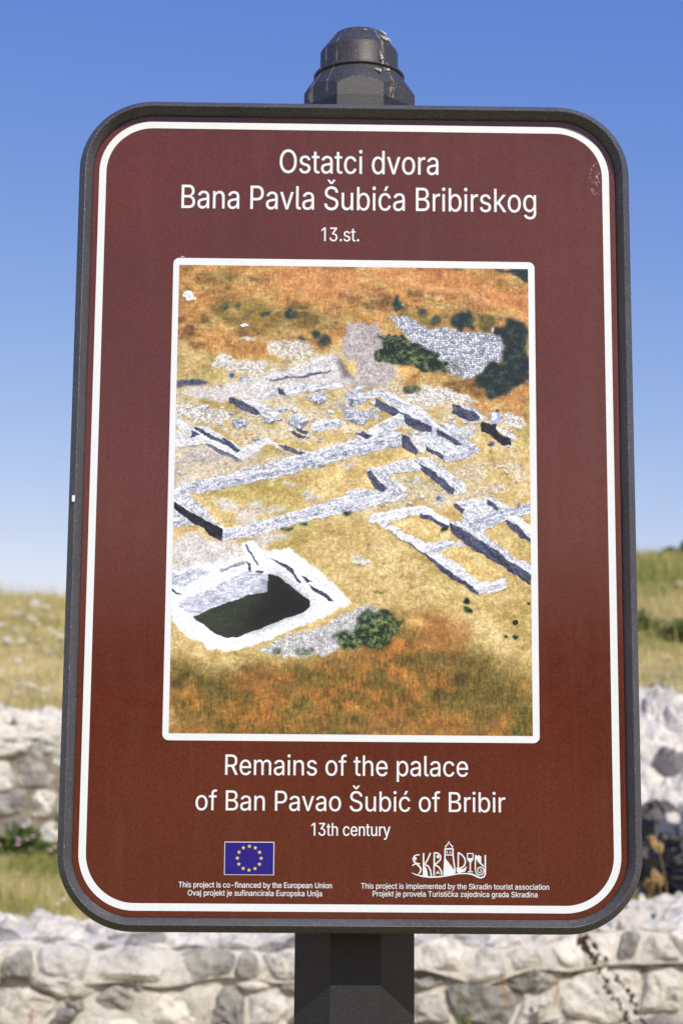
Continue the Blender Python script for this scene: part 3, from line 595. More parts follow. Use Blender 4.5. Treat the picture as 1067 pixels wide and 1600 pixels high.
    dot('A', 180, 240, 30, white, 16, 1, 0); dot('A', 190, 262, 32, white, 12, 1, 0); dot('A', 470, 396, 24, white, 9, 1, 0, 0); dot('A', 490, 468, 40, white, 6, .8, 1)
    # ---- the site floor
    put('A', [(100, 700), (420, 690), (600, 600), (950, 540), (1200, 620), (1600, 760), (1900, 1050), (1960, 1380), (1400, 1340), (700, 1400), (100, 1400)], rubl, 1.2, 5, .55, brk=fbm(30, 16, 4, 12)*.9+.08)
    put('A', [(590, 490), (680, 470), (840, 510), (850, 540), (760, 585), (600, 545)], rubl, 1, 2, .9)
    put('A', [(285, 600), (330, 550), (400, 565), (580, 590), (590, 620), (520, 655), (440, 645), (320, 625)], rubl, 1, 1)
    put('A', [(160, 740), (240, 720), (440, 700), (560, 650), (780, 590), (860, 545), (960, 550), (1000, 640), (1050, 660), (1020, 705), (880, 715), (700, 760), (520, 795), (430, 780), (330, 790), (170, 775)], pale, .8, 2)
    put('A', [(990, 400), (1060, 375), (1170, 395), (1210, 480), (1160, 560), (1260, 595), (1270, 650), (1200, 725), (1040, 730), (1000, 600), (980, 480)], mound, 1, 2)
    put('A', [(590, 665), (720, 625), (940, 590), (950, 630), (780, 655), (690, 668), (640, 690)], white, .5, 1, .7)
    put('A', [(580, 676), (625, 682), (690, 662), (720, 668), (790, 650), (920, 632), (922, 640), (790, 662), (700, 676), (625, 690)], dark, .3, 0, .85)
    put('A', [(955, 570), (985, 590), (1040, 660), (1000, 670), (960, 640)], mound*.5, 1, 4, .8)
    put('A', [(985, 575), (1050, 590), (1060, 650), (1040, 660), (1000, 620)], straw*1.05, 1, 2)
    put('A', [(110, 680), (185, 678), (290, 692), (235, 715), (140, 722), (110, 715)], dark, .6, 1)
    dot('A', 395, 662, 20, stone, 18); dot('A', 400, 660, 10, dark, 12); dot('A', 462, 680, 26, stone, 20); dot('A', 440, 680, 8, dark, 14, .6)
    put('A', [(110, 815), (220, 805), (390, 860), (375, 895), (270, 915), (110, 860)], rubl, 1, 1)
    rg = np.random.default_rng(5)
    for _ in range(230):                                         # loose blocks, each with its shadow
        k, x, y = rg.choice(['A', 'A', 'B']), rg.uniform(120, 1040), rg.uniform(700, 1340)
        if k == 'A' and y < 760+.05*x: continue
        if k == 'B' and (y < 760+.15*x or x > 900): continue
        r = rg.uniform(4, 15)*(1.3 if rg.random() < .1 else 1); dot(k, x+r*.3, y+r*.6, r, dark, r*.5, .6, 0); dot(k, x, y, r, white if rg.random() < .6 else stone, r*.6, .95, 0)
    for x, y, r in ((660, 820, 34), (860, 775, 40), (810, 775, 16), (1030, 800, 20), (1060, 760, 60), (1060, 870, 70), (750, 890, 60), (600, 890, 30), (440, 905, 36)):
        dot('A', x, y+10, r, dark, r*.5, .7, 1); dot('A', x, y, r, stone, r*.55, 1, 0, 1.4)
    put('A', [(970, 820), (1170, 840), (1160, 880), (1050, 905), (980, 870)], rub, 1, 1, .8)
    put('A', [(640, 722), (920, 692), (1000, 700), (940, 722), (690, 765)], wall, .6, 0); put('A', [(652, 722), (682, 730), (684, 766), (650, 755)], dark, .3, 0)
    put('A', [(440, 780), (560, 800), (660, 850), (620, 900), (555, 868), (520, 830)], wall, .8, 0, .9); put('A', [(388, 770), (440, 787), (520, 832), (556, 868), (520, 868), (390, 797)], dark, .4, 0)
    put('A', [(520, 765), (600, 735), (640, 735), (640, 750), (540, 775)], wall, .5, 0)
    # ---- walls on the left
    put('A', [(100, 860), (200, 925), (280, 930), (470, 1035), (600, 975), (620, 1000), (465, 1100), (430, 1095), (260, 1010), (100, 1030), (100, 990), (190, 980), (100, 905)], white, .4, 0)
    put('A', [(100, 945), (190, 940), (195, 980), (100, 990)], pale, .4, 1)
    put('A', [(200, 925), (235, 932), (345, 990), (455, 1048), (430, 1058), (345, 1008), (215, 945)], dark, .35, 0); put('A', [(190, 943), (247, 970), (192, 988)], dark, .3, 0); put('A', [(272, 1012), (300, 1020), (445, 1095), (467, 1112), (430, 1112), (280, 1026)], dark, .35, 0)
    put('A', [(350, 985), (375, 985), (455, 1045), (430, 1055)], dark, .3, 0)
    put('A', [(600, 985), (650, 1010), (800, 1060), (900, 1040), (900, 1060), (800, 1085), (690, 1060), (600, 1010)], white, .5, 0); put('A', [(643, 1016), (700, 1024), (805, 1070), (775, 1080), (690, 1050)], dark, .3, 0)
    put('A', [(720, 948), (792, 975), (772, 988), (708, 960)], dark, .3, 0); put('A', [(740, 922), (800, 950), (792, 966), (732, 938)], dark, .3, 0); put('A', [(810, 920), (970, 890), (980, 925), (840, 955)], stone, .5, 0); put('A', [(810, 905), (960, 880), (970, 895), (830, 925)], white, .5, 0)
    put('A', [(100, 1030), (260, 1010), (420, 1100), (560, 1050), (800, 1090), (480, 1150), (100, 1240)], pale, 1, 3, .55); put('A', [(150, 1040), (330, 1060), (380, 1130), (180, 1110)], mound, 1, 4, .6)
    put('A', [(620, 1010), (760, 1060), (560, 1110), (470, 1110)], straw, 1, 3, .5)
    # ---- first long wall, courtyard, second long wall
    put('A', [(95, 1235), (480, 1150), (760, 1070), (1060, 985), (1200, 925), (1300, 950), (1300, 1010), (1060, 1075), (800, 1145), (460, 1225), (95, 1300)], wall, .4, 0)
    put('A', [(95, 1262), (480, 1185), (760, 1105), (1060, 1022), (1290, 968), (1290, 1018), (1060, 1072), (800, 1140), (460, 1222), (95, 1295)], stone, .4, 1, .75)
    put('A', [(95, 1290), (180, 1285), (360, 1400), (500, 1400), (95, 1450)], wall, .4, 0)
    put('A', [(210, 1290), (500, 1225), (830, 1150), (1060, 1090), (1290, 1025), (1390, 1060), (1110, 1160), (1160, 1260), (940, 1340), (700, 1410), (450, 1440), (330, 1410)], straw*1.02, .8, 1)
    for x, y, rx, ry in ((390, 1330, 70, 36), (300, 1305, 24, 16), (540, 1345, 60, 26), (820, 1285, 55, 20), (700, 1215, 50, 14), (640, 1345, 45, 20), (480, 1400, 80, 30), (1000, 1125, 50, 14)): dot('A', x, y, rx, pale, ry, .8, 2, 1.6)
    # ---- upper right
    put('B', [(780, 95), (955, 95), (955, 170), (900, 150), (850, 120)], bushb, 1, 1)
    put('B', [(200, 345), (270, 350), (340, 360), (430, 400), (540, 410), (640, 425), (780, 425), (835, 500), (800, 570), (700, 640), (640, 672), (560, 660), (520, 600), (430, 540), (340, 480), (290, 420), (250, 375)], rub, 1, 1)
    put('B', [(180, 460), (310, 450), (330, 480), (420, 500), (480, 560), (530, 610), (560, 640), (440, 635), (360, 610), (260, 600), (155, 560), (200, 510)], bush, 1.6, 1)
    put('B', [(780, 385), (850, 375), (955, 400), (955, 700), (850, 720), (760, 780), (700, 750), (640, 740), (700, 630), (790, 580), (830, 500), (770, 450)], bushb*.85, 1.6, 2)
    put('B', [(300, 640), (500, 630), (640, 690), (760, 790), (955, 690), (955, 900), (800, 840), (640, 760), (420, 700), (280, 720)], orange, 1.5, 3)
    dot('B', 310, 635, 60, lt, 32, .8, 3); dot('B', 270, 290, 28, bushb, 30, .95); dot('B', 268, 262, 12, bushb, 20, .95); dot('B', 400, 322, 26, bushb, 20, .8, 2); dot('B', 465, 362, 28, bushb, 26, .85, 2); dot('B', 610, 375, 62, bushb, 46, 1, 2, 1.3); dot('B', 735, 380, 40, olive*.7, 50, .8, 2); dot('B', 345, 735, 42, bush, 26, .85, 2); dot('B', 560, 600, 60, bush, 30, .3, 3); dot('B', 765, 412, 12, white, 12)
    put('B', [(310, 770), (420, 712), (560, 735), (640, 770), (700, 800), (560, 800), (420, 812)], rubl, 1, 1)
    put('B', [(0, 735), (100, 740), (200, 730), (220, 745), (140, 770), (60, 765)], wall, .6, 0)
    # walls, upper right
    put('B', [(150, 745), (220, 742), (420, 845), (480, 920), (560, 890), (640, 990), (700, 1040), (600, 1090), (510, 1095), (410, 1020), (400, 955), (300, 870)], wall, .5, 0)
    put('B', [(145, 768), (200, 798), (300, 852), (442, 925), (446, 957), (400, 952), (300, 900), (230, 862), (145, 822)], dark, .4, 0)
    put('B', [(50, 960), (140, 925), (275, 848), (302, 868), (302, 915), (160, 972), (100, 1000)], white, .4, 0); put('B', [(170, 905), (300, 880), (302, 915), (160, 972)], stone, .4, 0, .5); put('B', [(80, 945), (136, 966), (110, 982), (52, 962)], dark, .3, 0)
    put('B', [(296, 955), (400, 960), (430, 1010), (400, 1060), (330, 1050)], white, .5, 0, .8); put('B', [(294, 953), (330, 975), (345, 1015), (372, 1050), (362, 1072), (294, 1032)], dark, .4, 0)
    put('B', [(475, 936), (512, 950), (607, 1013), (572, 1022), (480, 962)], dark, .3, 0); put('B', [(415, 1018), (440, 1030), (512, 1076), (500, 1092), (415, 1040)], dark, .3, 0); put('B', [(500, 1080), (690, 1040), (690, 1058), (600, 1092), (515, 1098)], stone, .4, 0)
    put('B', [(590, 803), (640, 810), (720, 862), (740, 900), (700, 880)], wall, .4, 0); put('B', [(553, 808), (592, 812), (695, 866), (690, 890), (640, 898), (548, 852)], dark, .4, 0); put('B', [(540, 930), (680, 910), (660, 980), (560, 960)], wall, .6, 1, .7)
    dot('B', 868, 885, 62, rubl, 36, 1, 1, 1.3); put('B', [(765, 925), (800, 925), (892, 978), (875, 1000), (850, 985)], wall, .4, 0); put('B', [(705, 900), (755, 905), (800, 960), (850, 985), (858, 1020), (820, 1015), (745, 960), (702, 945)], dark*.7, .5, 0); dot('B', 752, 1010, 18, dark, 14)
    put('B', [(752, 862), (772, 846), (800, 850), (812, 880), (790, 905), (752, 905)], flat(150, 166, 214), .3, 0); put('B', [(762, 850), (782, 848), (790, 880), (764, 890)], flat(214, 222, 240), .3, 0); dot('B', 786, 838, 11, flat(110, 84, 76), 9, 1, 0, 0); put('B', [(757, 904), (784, 904), (776, 940), (750, 936)], dark*.7, .3, 0); put('B', [(752, 862), (757, 868), (742, 892), (736, 888)], flat(170, 120, 100), .1, 0); put('B', [(806, 866), (820, 876), (816, 884), (804, 878)], flat(190, 120, 110), .1, 0)
    # L-shaped room
    put('B', [(105, 1150), (250, 1110), (385, 1085), (430, 1088), (520, 1150), (622, 1230), (622, 1268), (570, 1280), (540, 1270), (390, 1150), (260, 1165), (220, 1180), (320, 1250), (300, 1265), (170, 1255)], wall, .4, 0)
    put('B', [(104, 1165), (125, 1155), (160, 1190), (218, 1252), (170, 1257), (112, 1195)], dark, .3, 0); put('B', [(383, 1118), (430, 1143), (560, 1238), (566, 1278), (540, 1272), (384, 1150)], dark, .4, 0)
    dot('B', 488, 1295, 24, stone, 20); dot('B', 476, 1300, 10, dark, 12); dot('B', 360, 1192, 12, white, 20)
    put('B', [(0, 1265), (60, 1245), (200, 1255), (315, 1275), (300, 1300), (60, 1352), (0, 1367)], wall, .4, 0)
    put('D', [(565, 20), (740, -20), (850, 45), (965, 10), (965, 62), (800, 120), (690, 178), (640, 150), (600, 70)], wall, .4, 0)
    put('D', [(560, 22), (612, 52), (602, 74), (563, 45)], dark, .3, 0); put('D', [(732, 0), (748, 5), (800, 45), (790, 55), (735, 28)], dark, .3, 0); put('D', [(600, 110), (965, 15), (965, 50), (690, 165)], stone, .4, 0, .8)
    # ---- lower left: second long wall, pale yard, cistern
    put('C', [(355, 155), (500, 125), (680, 75), (940, 0), (1067, -35), (1067, 55), (740, 130), (500, 200), (358, 230)], wall, .4, 0); put('C', [(358, 185), (680, 118), (1067, 5), (1067, 50), (740, 128), (500, 198), (358, 228)], stone, .4, 1, .6)
    put('C', [(95, -10), (160, 10), (250, 90), (365, 155), (358, 215), (200, 100), (95, 30)], wall, .4, 0)
    put('C', [(95, 12), (200, 74), (300, 130), (356, 162), (357, 228), (290, 185), (190, 112), (95, 45)], dark*.8, .4, 0)
    put('C', [(95, 225), (200, 170), (300, 210), (450, 250), (600, 230), (560, 270), (420, 330), (95, 400)], pale*1.03, .9, 4)
    put('C', [(500, 200), (700, 180), (720, 200), (560, 240)], pale, .8, 3)
    put('C', [(90, 385), (260, 340), (480, 300), (455, 235), (520, 208), (570, 270), (700, 250), (800, 330), (890, 400), (1035, 540), (900, 602), (700, 692), (400, 800), (290, 780), (180, 705), (90, 640)], white*1.02, .7, 1)
    put('C', [(90, 400), (200, 370), (300, 380), (170, 450), (90, 460)], stone, .8, 2, .7)
    put('C', [(120, 545), (300, 460), (490, 372), (590, 388), (602, 480), (480, 512), (200, 612)], stone*1.08, .3, 1)
    put('C', [(200, 615), (330, 560), (480, 505), (590, 482), (598, 392), (640, 402), (720, 460), (812, 530), (815, 562), (780, 590), (600, 655), (440, 718), (375, 720), (300, 690)], lerp(c3(24, 25, 26), c3(60, 66, 54), np.clip((330-XX)/330+.3*med, 0, 1)), .3, 0)
    put('C', [(590, 400), (640, 402), (812, 530), (815, 562), (640, 640), (480, 690), (500, 600), (590, 520)], flat(24, 25, 27), .8, 9, .6)
    for q in ([(480, 328), (500, 345), (512, 380), (495, 375)], [(603, 303), (650, 320), (715, 362), (775, 432), (765, 436), (705, 378)], [(765, 398), (832, 434), (800, 440)], [(808, 448), (850, 468), (942, 530), (910, 530), (822, 474)], [(475, 238), (486, 240), (545, 350), (535, 350)], [(90, 460), (155, 515), (90, 480)], [(530, 365), (575, 368), (560, 382), (530, 378)]): put('C', q, dark, .4, 0)
    put('C', [(350, 365), (470, 325), (480, 340), (340, 385)], stone, .4, 0); dot('C', 690, 152, 32, bush, 12, .9, 1); dot('C', 780, 130, 26, bush, 10, .9, 1); dot('C', 1005, 75, 30, bush, 14, .9, 1)
    # ---- lower right building
    put('D', [(100, 112), (150, 72), (380, 32), (432, 48), (500, 90), (562, 125), (545, 152), (390, 82), (310, 92), (200, 128), (230, 130), (400, 218), (520, 290), (600, 350), (690, 430), (832, 413), (835, 458), (700, 498), (650, 470), (520, 382), (420, 295), (300, 212), (180, 140)], white, .45, 0)
    put('D', [(410, 232), (540, 203), (565, 225), (620, 222), (615, 245), (460, 268)], wall, .6, 0)
    put('D', [(245, 120), (390, 90), (530, 170), (560, 200), (420, 222), (260, 135)], straw*1.08, .6, 2); put('D', [(480, 268), (570, 248), (830, 400), (690, 425), (600, 340)], straw*1.1, .6, 2)
    put('D', [(383, 68), (430, 90), (542, 142), (525, 168), (480, 132), (388, 92)], dark, .4, 0); put('D', [(183, 133), (300, 213), (460, 313), (650, 453), (697, 490), (690, 499), (640, 470), (515, 386), (420, 302)], dark, .35, 0)
    put('D', [(550, 118), (640, 108), (740, 200), (830, 268), (965, 340), (965, 400), (700, 222), (545, 130)], wall, .5, 0)
    put('D', [(541, 124), (600, 152), (700, 213), (830, 305), (965, 392), (965, 442), (870, 388), (750, 312), (620, 232), (541, 168)], dark, .4, 0)
    put('D', [(820, 85), (900, 82), (965, 140), (965, 215), (880, 140)], white, .5, 0); put('D', [(828, 104), (880, 132), (965, 212), (960, 232), (850, 155)], dark, .4, 0)
    dot('D', 85, 325, 50, white, 16, .9, 1); dot('D', 60, 300, 40, stone, 8, .9, 1); dot('D', 510, 158, 24, bush, 12, .9)
    for _ in range(150):
        x, y = rg.uniform(0, 950), rg.uniform(200, 700)
        if (x < 700 and y > 560) or (x > 180 and y < 180+.7*x): continue
        dot('D', x, y, rg.uniform(4, 12), [olive*.8, bush, pale, straw*1.15, orange][rg.integers(5)], rg.uniform(3, 9), .6, 1)
    for _ in range(420):
        k = ['A', 'B', 'C', 'D'][rg.integers(4)]; x, y = rg.uniform(60, 1040), rg.uniform(60, 1200); r = rg.uniform(3, 9)
        px_, py_ = P(k, [(x, y)])[0]; xi_, yi_ = int(px_), int(py_)
        if not (2 < xi_ < PW-3 and 2 < yi_ < PH-3): continue
        v = img[yi_, xi_]
        if v[0]-v[2] < .16 or v.mean() < .3: continue               # only on grass
        dot(k, x, y, r, [olive*.8, olive*.65, bush, pale, straw*.8, lt][rg.integers(6)], r*rg.uniform(.5, 1.1), rg.uniform(.35, .8), 1, 1.3)
    # ---- foreground grass
    fgr = orange2
    put('C', [(80, 850), (300, 880), (450, 860), (600, 850), (760, 830), (1060, 760), (1250, 610), (1500, 600), (1650, 760), (1800, 860), (1990, 950), (1990, 1300), (80, 1300)], fgr, 3, 10)
    rd = lerp(c3(158, 100, 50), c3(210, 150, 92), np.clip(.5*streak+.5*med, 0, 1))
    dot('D', 500, 700, 150, rd, 110, .6, 10); dot('D', 60, 800, 120, rd, 60, .4, 9); dot('C', 600, 960, 200, rd*.85, 70, .45, 10); dot('D', 350, 640, 60, lt*1.02, 28, .8, 5); dot('C', 200, 1200, 130, rd, 60, .5, 9); dot('D', 480, 1180, 420, rd*.92, 90, .3, 14)
    for k, x, y, r in (('C', 300, 1000, 90), ('C', 480, 1060, 50), ('D', 380, 1090, 70), ('D', 150, 850, 60), ('D', 860, 850, 50), ('C', 150, 950, 40)): dot(k, x, y, r, olive*.8, r*.5, .55, 8)
    for k, x, y, r in (('D', 590, 940, 45), ('D', 300, 1020, 28), ('D', 745, 1035, 20), ('D', 40, 1145, 30), ('D', 480, 1010, 34), ('C', 470, 885, 20), ('C', 545, 905, 16), ('D', 330, 840, 30), ('C', 120, 960, 34)): dot(k, x, y, r, flat(50, 46, 34), r*.7, .6, 5)
    put('C', [(540, 785), (600, 755), (760, 688), (900, 650), (1030, 575), (1130, 560), (1180, 570), (1060, 700), (950, 785), (860, 812), (680, 830), (600, 812)], rubl, 1, 1)
    put('C', [(540, 785), (600, 755), (760, 688), (900, 650), (1030, 575), (1180, 570), (1060, 700), (950, 785), (860, 812), (600, 812)], rub, 1, 1, .45)
    put('D', [(60, 600), (180, 560), (240, 590), (290, 640), (270, 700), (200, 775), (0, 770), (0, 740)], bush*1.15, 1.6, 3, .9); dot('C', 990, 735, 46, bush, 44, .9, 2, 1.4); dot('C', 780, 795, 60, bush, 18, .6, 2); dot('C', 640, 800, 30, bush, 16, .6, 2); dot('D', 200, 585, 34, bush*.8, 18, .9, 2)
    dot('D', 632, 535, 16, bushb*.7, 24); dot('D', 630, 582, 22, bush, 16); dot('D', 890, 1205, 16, bush, 22); dot('D', 888, 712, 18, bush, 12); dot('D', 830, 712, 14, bush, 9)
    dot('D', 880, 641, 16, flat(44, 40, 44), 14, 1, 0, 0); dot('D', 950, 543, 9, flat(60, 54, 54), 8, 1, 0, 0)
    lum = img.mean(2); dt = fbm(1.4, 1.4, 1, 41)-.5; dm = fbm(4, 3, 2, 42)-.5
    img = img*(1+(.10*dt+.14*dm)*(lum > .22))[..., None]
    img = img*(.95+.12*fine)[..., None] + (rg.random((PH, PW, 1))-.5)*.03
    lum = img.mean(2, keepdims=True); img = lum+(img-lum)*.90
    return np.clip(.5+(img-.515)*1.06, .01, .97)
_img = paint_picture()
pic = bpy.data.images.new('aerial_picture', PW, PH)
_px = np.ones((PH, PW, 4), np.float32); _px[..., :3] = np.clip(_img[::-1]*np.array([.97, .99, 1.03]), 0, .97)
pic.pixels.foreach_set(_px.ravel()); pic.update(); pic.pack()
q = [on_plane(*p) for p in _Q]
x0, x1 = (q[0].x+q[3].x)/2, (q[1].x+q[2].x)/2; z1, z0 = (q[0].z+q[1].z)/2, (q[2].z+q[3].z)/2
po = quad_xz(x0, x1, z0, z1, -.0007, 'picture', mat_picture(pic))
uv = po.data.uv_layers.new(name='UVMap')
for i, c in enumerate(((0, 0), (1, 0), (1, 1), (0, 1))): uv.data[i].uv = c
po['label'] = 'printed aerial photograph of stone wall foundations in dry orange grass'
q = [on_plane(*p) for p in ((270.9, 404), (834.8, 408.9), (842.3, 1161.5), (254.4, 1156.4))]
X0, X1 = (q[0].x+q[3].x)/2, (q[1].x+q[2].x)/2; Z1, Z0_ = (q[0].z+q[1].z)/2, (q[2].z+q[3].z)/2
lp = rrect(0, hw=(X1-X0)/2, hh=(Z1-Z0_)/2, r=.0065, seg=8, zc=(Z1+Z0_)/2, xc=(X0+X1)/2)
mesh('picture_border', [loc((p[0], -.0004, p[1])) for p in lp], [tuple(reversed(range(len(lp))))], M['white'], SIGN)

# ------------------------------------------------------------------ ground
def interp(x, xs, ys): return np.interp(x, xs, ys)
def sstep(a, b, x):
    t = np.clip((x-a)/(b-a), 0, 1); return t*t*(3-2*t)
def lump(x, y, s, seed, amp):
    out = np.zeros_like(x); g = np.random.default_rng(seed)
    for k in range(7):
        a = g.uniform(0, math.pi*2); f = s*(1.7**(k/2)); ph = g.uniform(0, 6.28)
        out = out + np.sin((x*math.cos(a)+y*math.sin(a))*f+ph+1.3*np.sin((y*math.cos(a)-x*math.sin(a))*f*.6+ph*2))/(1+k*.5)
    return out*amp
YC = CAM.y
LX = lambda d: 1.10+(9.6-d)*.25                                   # plan line of the ruined wall's shaded side
def ground_z(x, y):
    x = np.asarray(x, float); y = np.asarray(y, float); d = y-YC
    L = interp(d, [-400, -150, -80, -46, -8, 5.7, 6.05, 6.3, 9, 12.05, 12.30, 16, 22, 28, 33, 60, 150, 400, 3000], [-30, -5, 6.0, 5.2, 0, 0, .15, .91, .99, 1.13, 2.02, 2.62, 3.68, 4.72, 4.9, 3.0, -6, -30, -60])
    Rr = interp(d, [-400, -150, -80, -46, -8, 5.7, 6.05, 6.3, 9, 12.05, 12.30, 13, 16.2, 16.8, 18.6, 22, 26, 33, 60, 150, 400, 3000], [-30, -5, 6.0, 5.2, 0, 0, .15, .91, .97, 1.08, 2.05, 2.27, 2.75, 2.95, 3.85, 4.40, 5.0, 4.9, 3.0, -6, -30, -60])
    t = x/np.maximum(np.abs(d), 3); s = sstep(-.06, .08, t); z = L*(1-s)+Rr*s
    zm = 1.41+(d-8.3)*.188
    m = sstep(.10, .22, x-LX(d))*(d > 6.5)*(d < 12.6)             # rubble bank to the right of the shaded side
    m = m*sstep(6.45, 6.75, d)
    z = z*(1-m)+np.maximum(zm-.05, z)*m
    far = sstep(7, 14, d)
    return z + far*lump(x, y, .9, 3, .045)*(d > 12.6)*(d < 60) + lump(x, y, .05, 9, .9)*sstep(60, 140, np.abs(d)) + .012*np.sin(x*5.1)*np.sin(y*4.3)*(d > 6.4)
def axis(parts):
    out = []
    for a, b, st in parts: out += list(np.arange(a, b, st))
    return np.array(out+[parts[-1][1]])
gx = axis([(-2500, -400, 300), (-400, -60, 34), (-60, -14, 3), (-14, -4, .4), (-4, -1, .12), (-1, 3.4, .055), (3.4, 14, .4), (14, 60, 3), (60, 400, 34), (400, 2500, 300)])
gy = axis([(-500, -100, 30), (-100, -30, 4), (-30, 3, 1.5), (3, 3.9, .3), (3.9, 11.1, .075), (11.1, 19, .14), (19, 32, .35), (32, 80, 3), (80, 400, 25), (400, 3000, 260)])
GX, GY = np.meshgrid(gx, gy); GZ = ground_z(GX, GY)
nx, ny = len(gx), len(gy); idx = np.arange(nx*ny).reshape(ny, nx)
F = np.stack([idx[:-1, :-1], idx[:-1, 1:], idx[1:, 1:], idx[1:, :-1]], -1).reshape(-1, 4)
def mat_ground():
    t = NT('dry_hill_soil')
    a = t.ramp(t.noise(2.2, 6, .65), [(.30, (.26, .205, .085)), (.5, (.44, .35, .17)), (.72, (.55, .46, .26))])
    g = t.ramp(t.noise(.9, 5, .6), [(.46, 0.0), (.62, .8)]); col = t.mix(g, a, (.20, .20, .06))
    w = t.ramp(t.noise(13, 5, .7), [(.60, 0.0), (.70, .6)]); col = t.mix(w, col, (.45, .42, .36))
    n = t.bump(t.noise(9, 6, .7), .7, .05)
    return t.out(col, .95, n, Specular_IOR_Level=.15)
g = np_mesh('ground', np.stack([GX.ravel(), GY.ravel(), GZ.ravel()], 1), F, mat_ground(), smooth=True); tag(g, kind='structure')

# ------------------------------------------------------------------ limestone walls: irregular stones packed in a mortar bed
def mat_stone(name, lo, mid, hi, lich=.0):
    t = NT(name)
    rnd = t.n('ObjectInfo').outputs['Random']
    vec = t.n('VectorMath', operation='ADD'); t.l(t.coord(), vec.inputs[0])
    cx = t.n('CombineXYZ'); t.l(t.math('MULTIPLY', rnd, 37.0), cx.inputs[0]); t.l(t.math('MULTIPLY', rnd, 91.0), cx.inputs[2]); t.l(cx.outputs[0], vec.inputs[1])
    v = vec.outputs[0]
    big = t.noise(7, 6, .62, v, .4); fine = t.noise(46, 6, .72, v)
    col = t.ramp(big, [(.28, lo), (.47, mid), (.66, hi)])
    tone = t.ramp(rnd, [(0, (.72, .72, .73)), (.35, (.88, .87, .86)), (.7, (1.0, .98, .96)), (1, (1.15, 1.13, 1.08))])
    col = t.mix(1.0, col, tone, 'MULTIPLY')
    col = t.mix(t.ramp(fine, [(.40, .0), (.66, .55)]), col, tuple(min(.72, x*1.5+.05) for x in mid))
    dk = t.ramp(t.noise(85, 4, .75, v), [(.62, 0.0), (.74, .5)]); col = t.mix(dk, col, tuple(x*.45 for x in lo))
    oc = t.ramp(t.noise(4.5, 4, .6, v), [(.60, 0.0), (.74, .30)]); col = t.mix(oc, col, (.42, .30, .17))
    vo = t.n('TexVoronoi', feature='DISTANCE_TO_EDGE', i_Scale=13); nv_ = t.n('Mix', data_type='VECTOR'); nv_.inputs[0].default_value = .12
    nn = t.n('TexNoise', i_Scale=9, i_Detail=4); t.l(v, nn.inputs['Vector']); t.l(v, nv_.inputs[4]); t.l(nn.outputs['Color'], nv_.inputs[5]); t.l(nv_.outputs[1], vo.inputs['Vector'])
    crack = t.ramp(vo.outputs['Distance'], [(.0, .0), (.035, 1.0)]); ck = t.ramp(t.noise(5, 3, .5, v), [(.5, 0.0), (.6, .75)])
    inv = t.math('MULTIPLY', t.math('SUBTRACT', 1.0, crack), ck); col = t.mix(inv, col, tuple(x*.5 for x in lo))
    v2 = t.n('TexVoronoi', i_Scale=26); t.l(v, v2.inputs['Vector'])
    n = t.bump(fine, .7, .014); n = t.bump(big, .6, .035, n); n = t.bump(v2.outputs['Distance'], .5, .02, n)
    return t.out(col, .9, n, Specular_IOR_Level=.2)
M['stone'] = mat_stone('grey_limestone', (.11, .108, .106), (.235, .225, .212), (.47, .45, .41))
M['stone_shade'] = mat_stone('shade_darkened_limestone', (.038, .035, .031), (.09, .083, .075), (.20, .19, .17))  # limestone with the shade of the ruin's side put into its colour
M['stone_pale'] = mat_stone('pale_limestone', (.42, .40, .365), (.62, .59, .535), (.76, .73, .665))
def mat_mortar():
    t = NT('lime_mortar'); f = t.noise(22, 6, .7)
    col = t.ramp(f, [(.3, (.30, .28, .24)), (.46, (.56, .53, .47)), (.8, (.72, .69, .63))])
    pit = t.ramp(t.noise(60, 5, .8), [(.30, .6), (.42, 0.0)]); col = t.mix(pit, col, (.20, .18, .15))
    n = t.bump(f, .8, .02); n = t.bump(t.noise(120, 4, .7), .5, .004, n)
    return t.out(col, .95, n, Specular_IOR_Level=.15)
M['mortar'] = mat_mortar()
def mat_earth():
    t = NT('dusty_mortar'); f = t.noise(20, 6, .7)
    return t.out(t.ramp(f, [(.3, (.17, .145, .105)), (.7, (.36, .32, .25))]), .95, t.bump(f, .8, .03), Specular_IOR_Level=.1)
M['earth'] = mat_earth()

def cells(u1, v1, su, sv, seed, u0=0.0, v0=0.0, vary=.55):
    """power-diagram cells filling [u0,u1] x [v0,v1]; su, sv the mean stone size"""
    g = np.random.default_rng(seed); pts = []
    v = v0; row = 0
    while v < v1:
        u = u0 - g.uniform(0, su)
        while u < u1+su:
            w = su*g.uniform(1-vary, 1+vary)
            pts.append((u+w/2, v+sv*.5+g.uniform(-.28, .28)*sv, (w*.5)**2)); u += w
        v += sv*g.uniform(.85, 1.15); row += 1
    Pt = np.array(pts); asp = su/sv; out = []
    Q = Pt.copy(); Q[:, 1] *= asp
    for i in range(len(Q)):
        cx, cy, w = Q[i]
        poly = [(u0, v0*asp), (u1, v0*asp), (u1, v1*asp), (u0, v1*asp)]
        dd = (Q[:, 0]-cx)**2+(Q[:, 1]-cy)**2; near = np.argsort(dd)[1:22]
        for j in near:
            nx_, ny_ = Q[j, 0]-cx, Q[j, 1]-cy; L2 = nx_*nx_+ny_*ny_
            c_ = (Q[j, 0]**2+Q[j, 1]**2-cx*cx-cy*cy + .8*(w-Q[j, 2]))/2
            new = []
            for k in range(len(poly)):
                a, b = poly[k-1], poly[k]; da = nx_*a[0]+ny_*a[1]-c_; db = nx_*b[0]+ny_*b[1]-c_
                if (da <= 0) != (db <= 0):
                    t = da/(da-db); new.append((a[0]+(b[0]-a[0])*t, a[1]+(b[1]-a[1])*t))
                if db <= 0: new.append(b)
            poly = new
            if len(poly) < 3: break
        if len(poly) >= 3: out.append([(p[0], p[1]/asp) for p in poly])
    return out
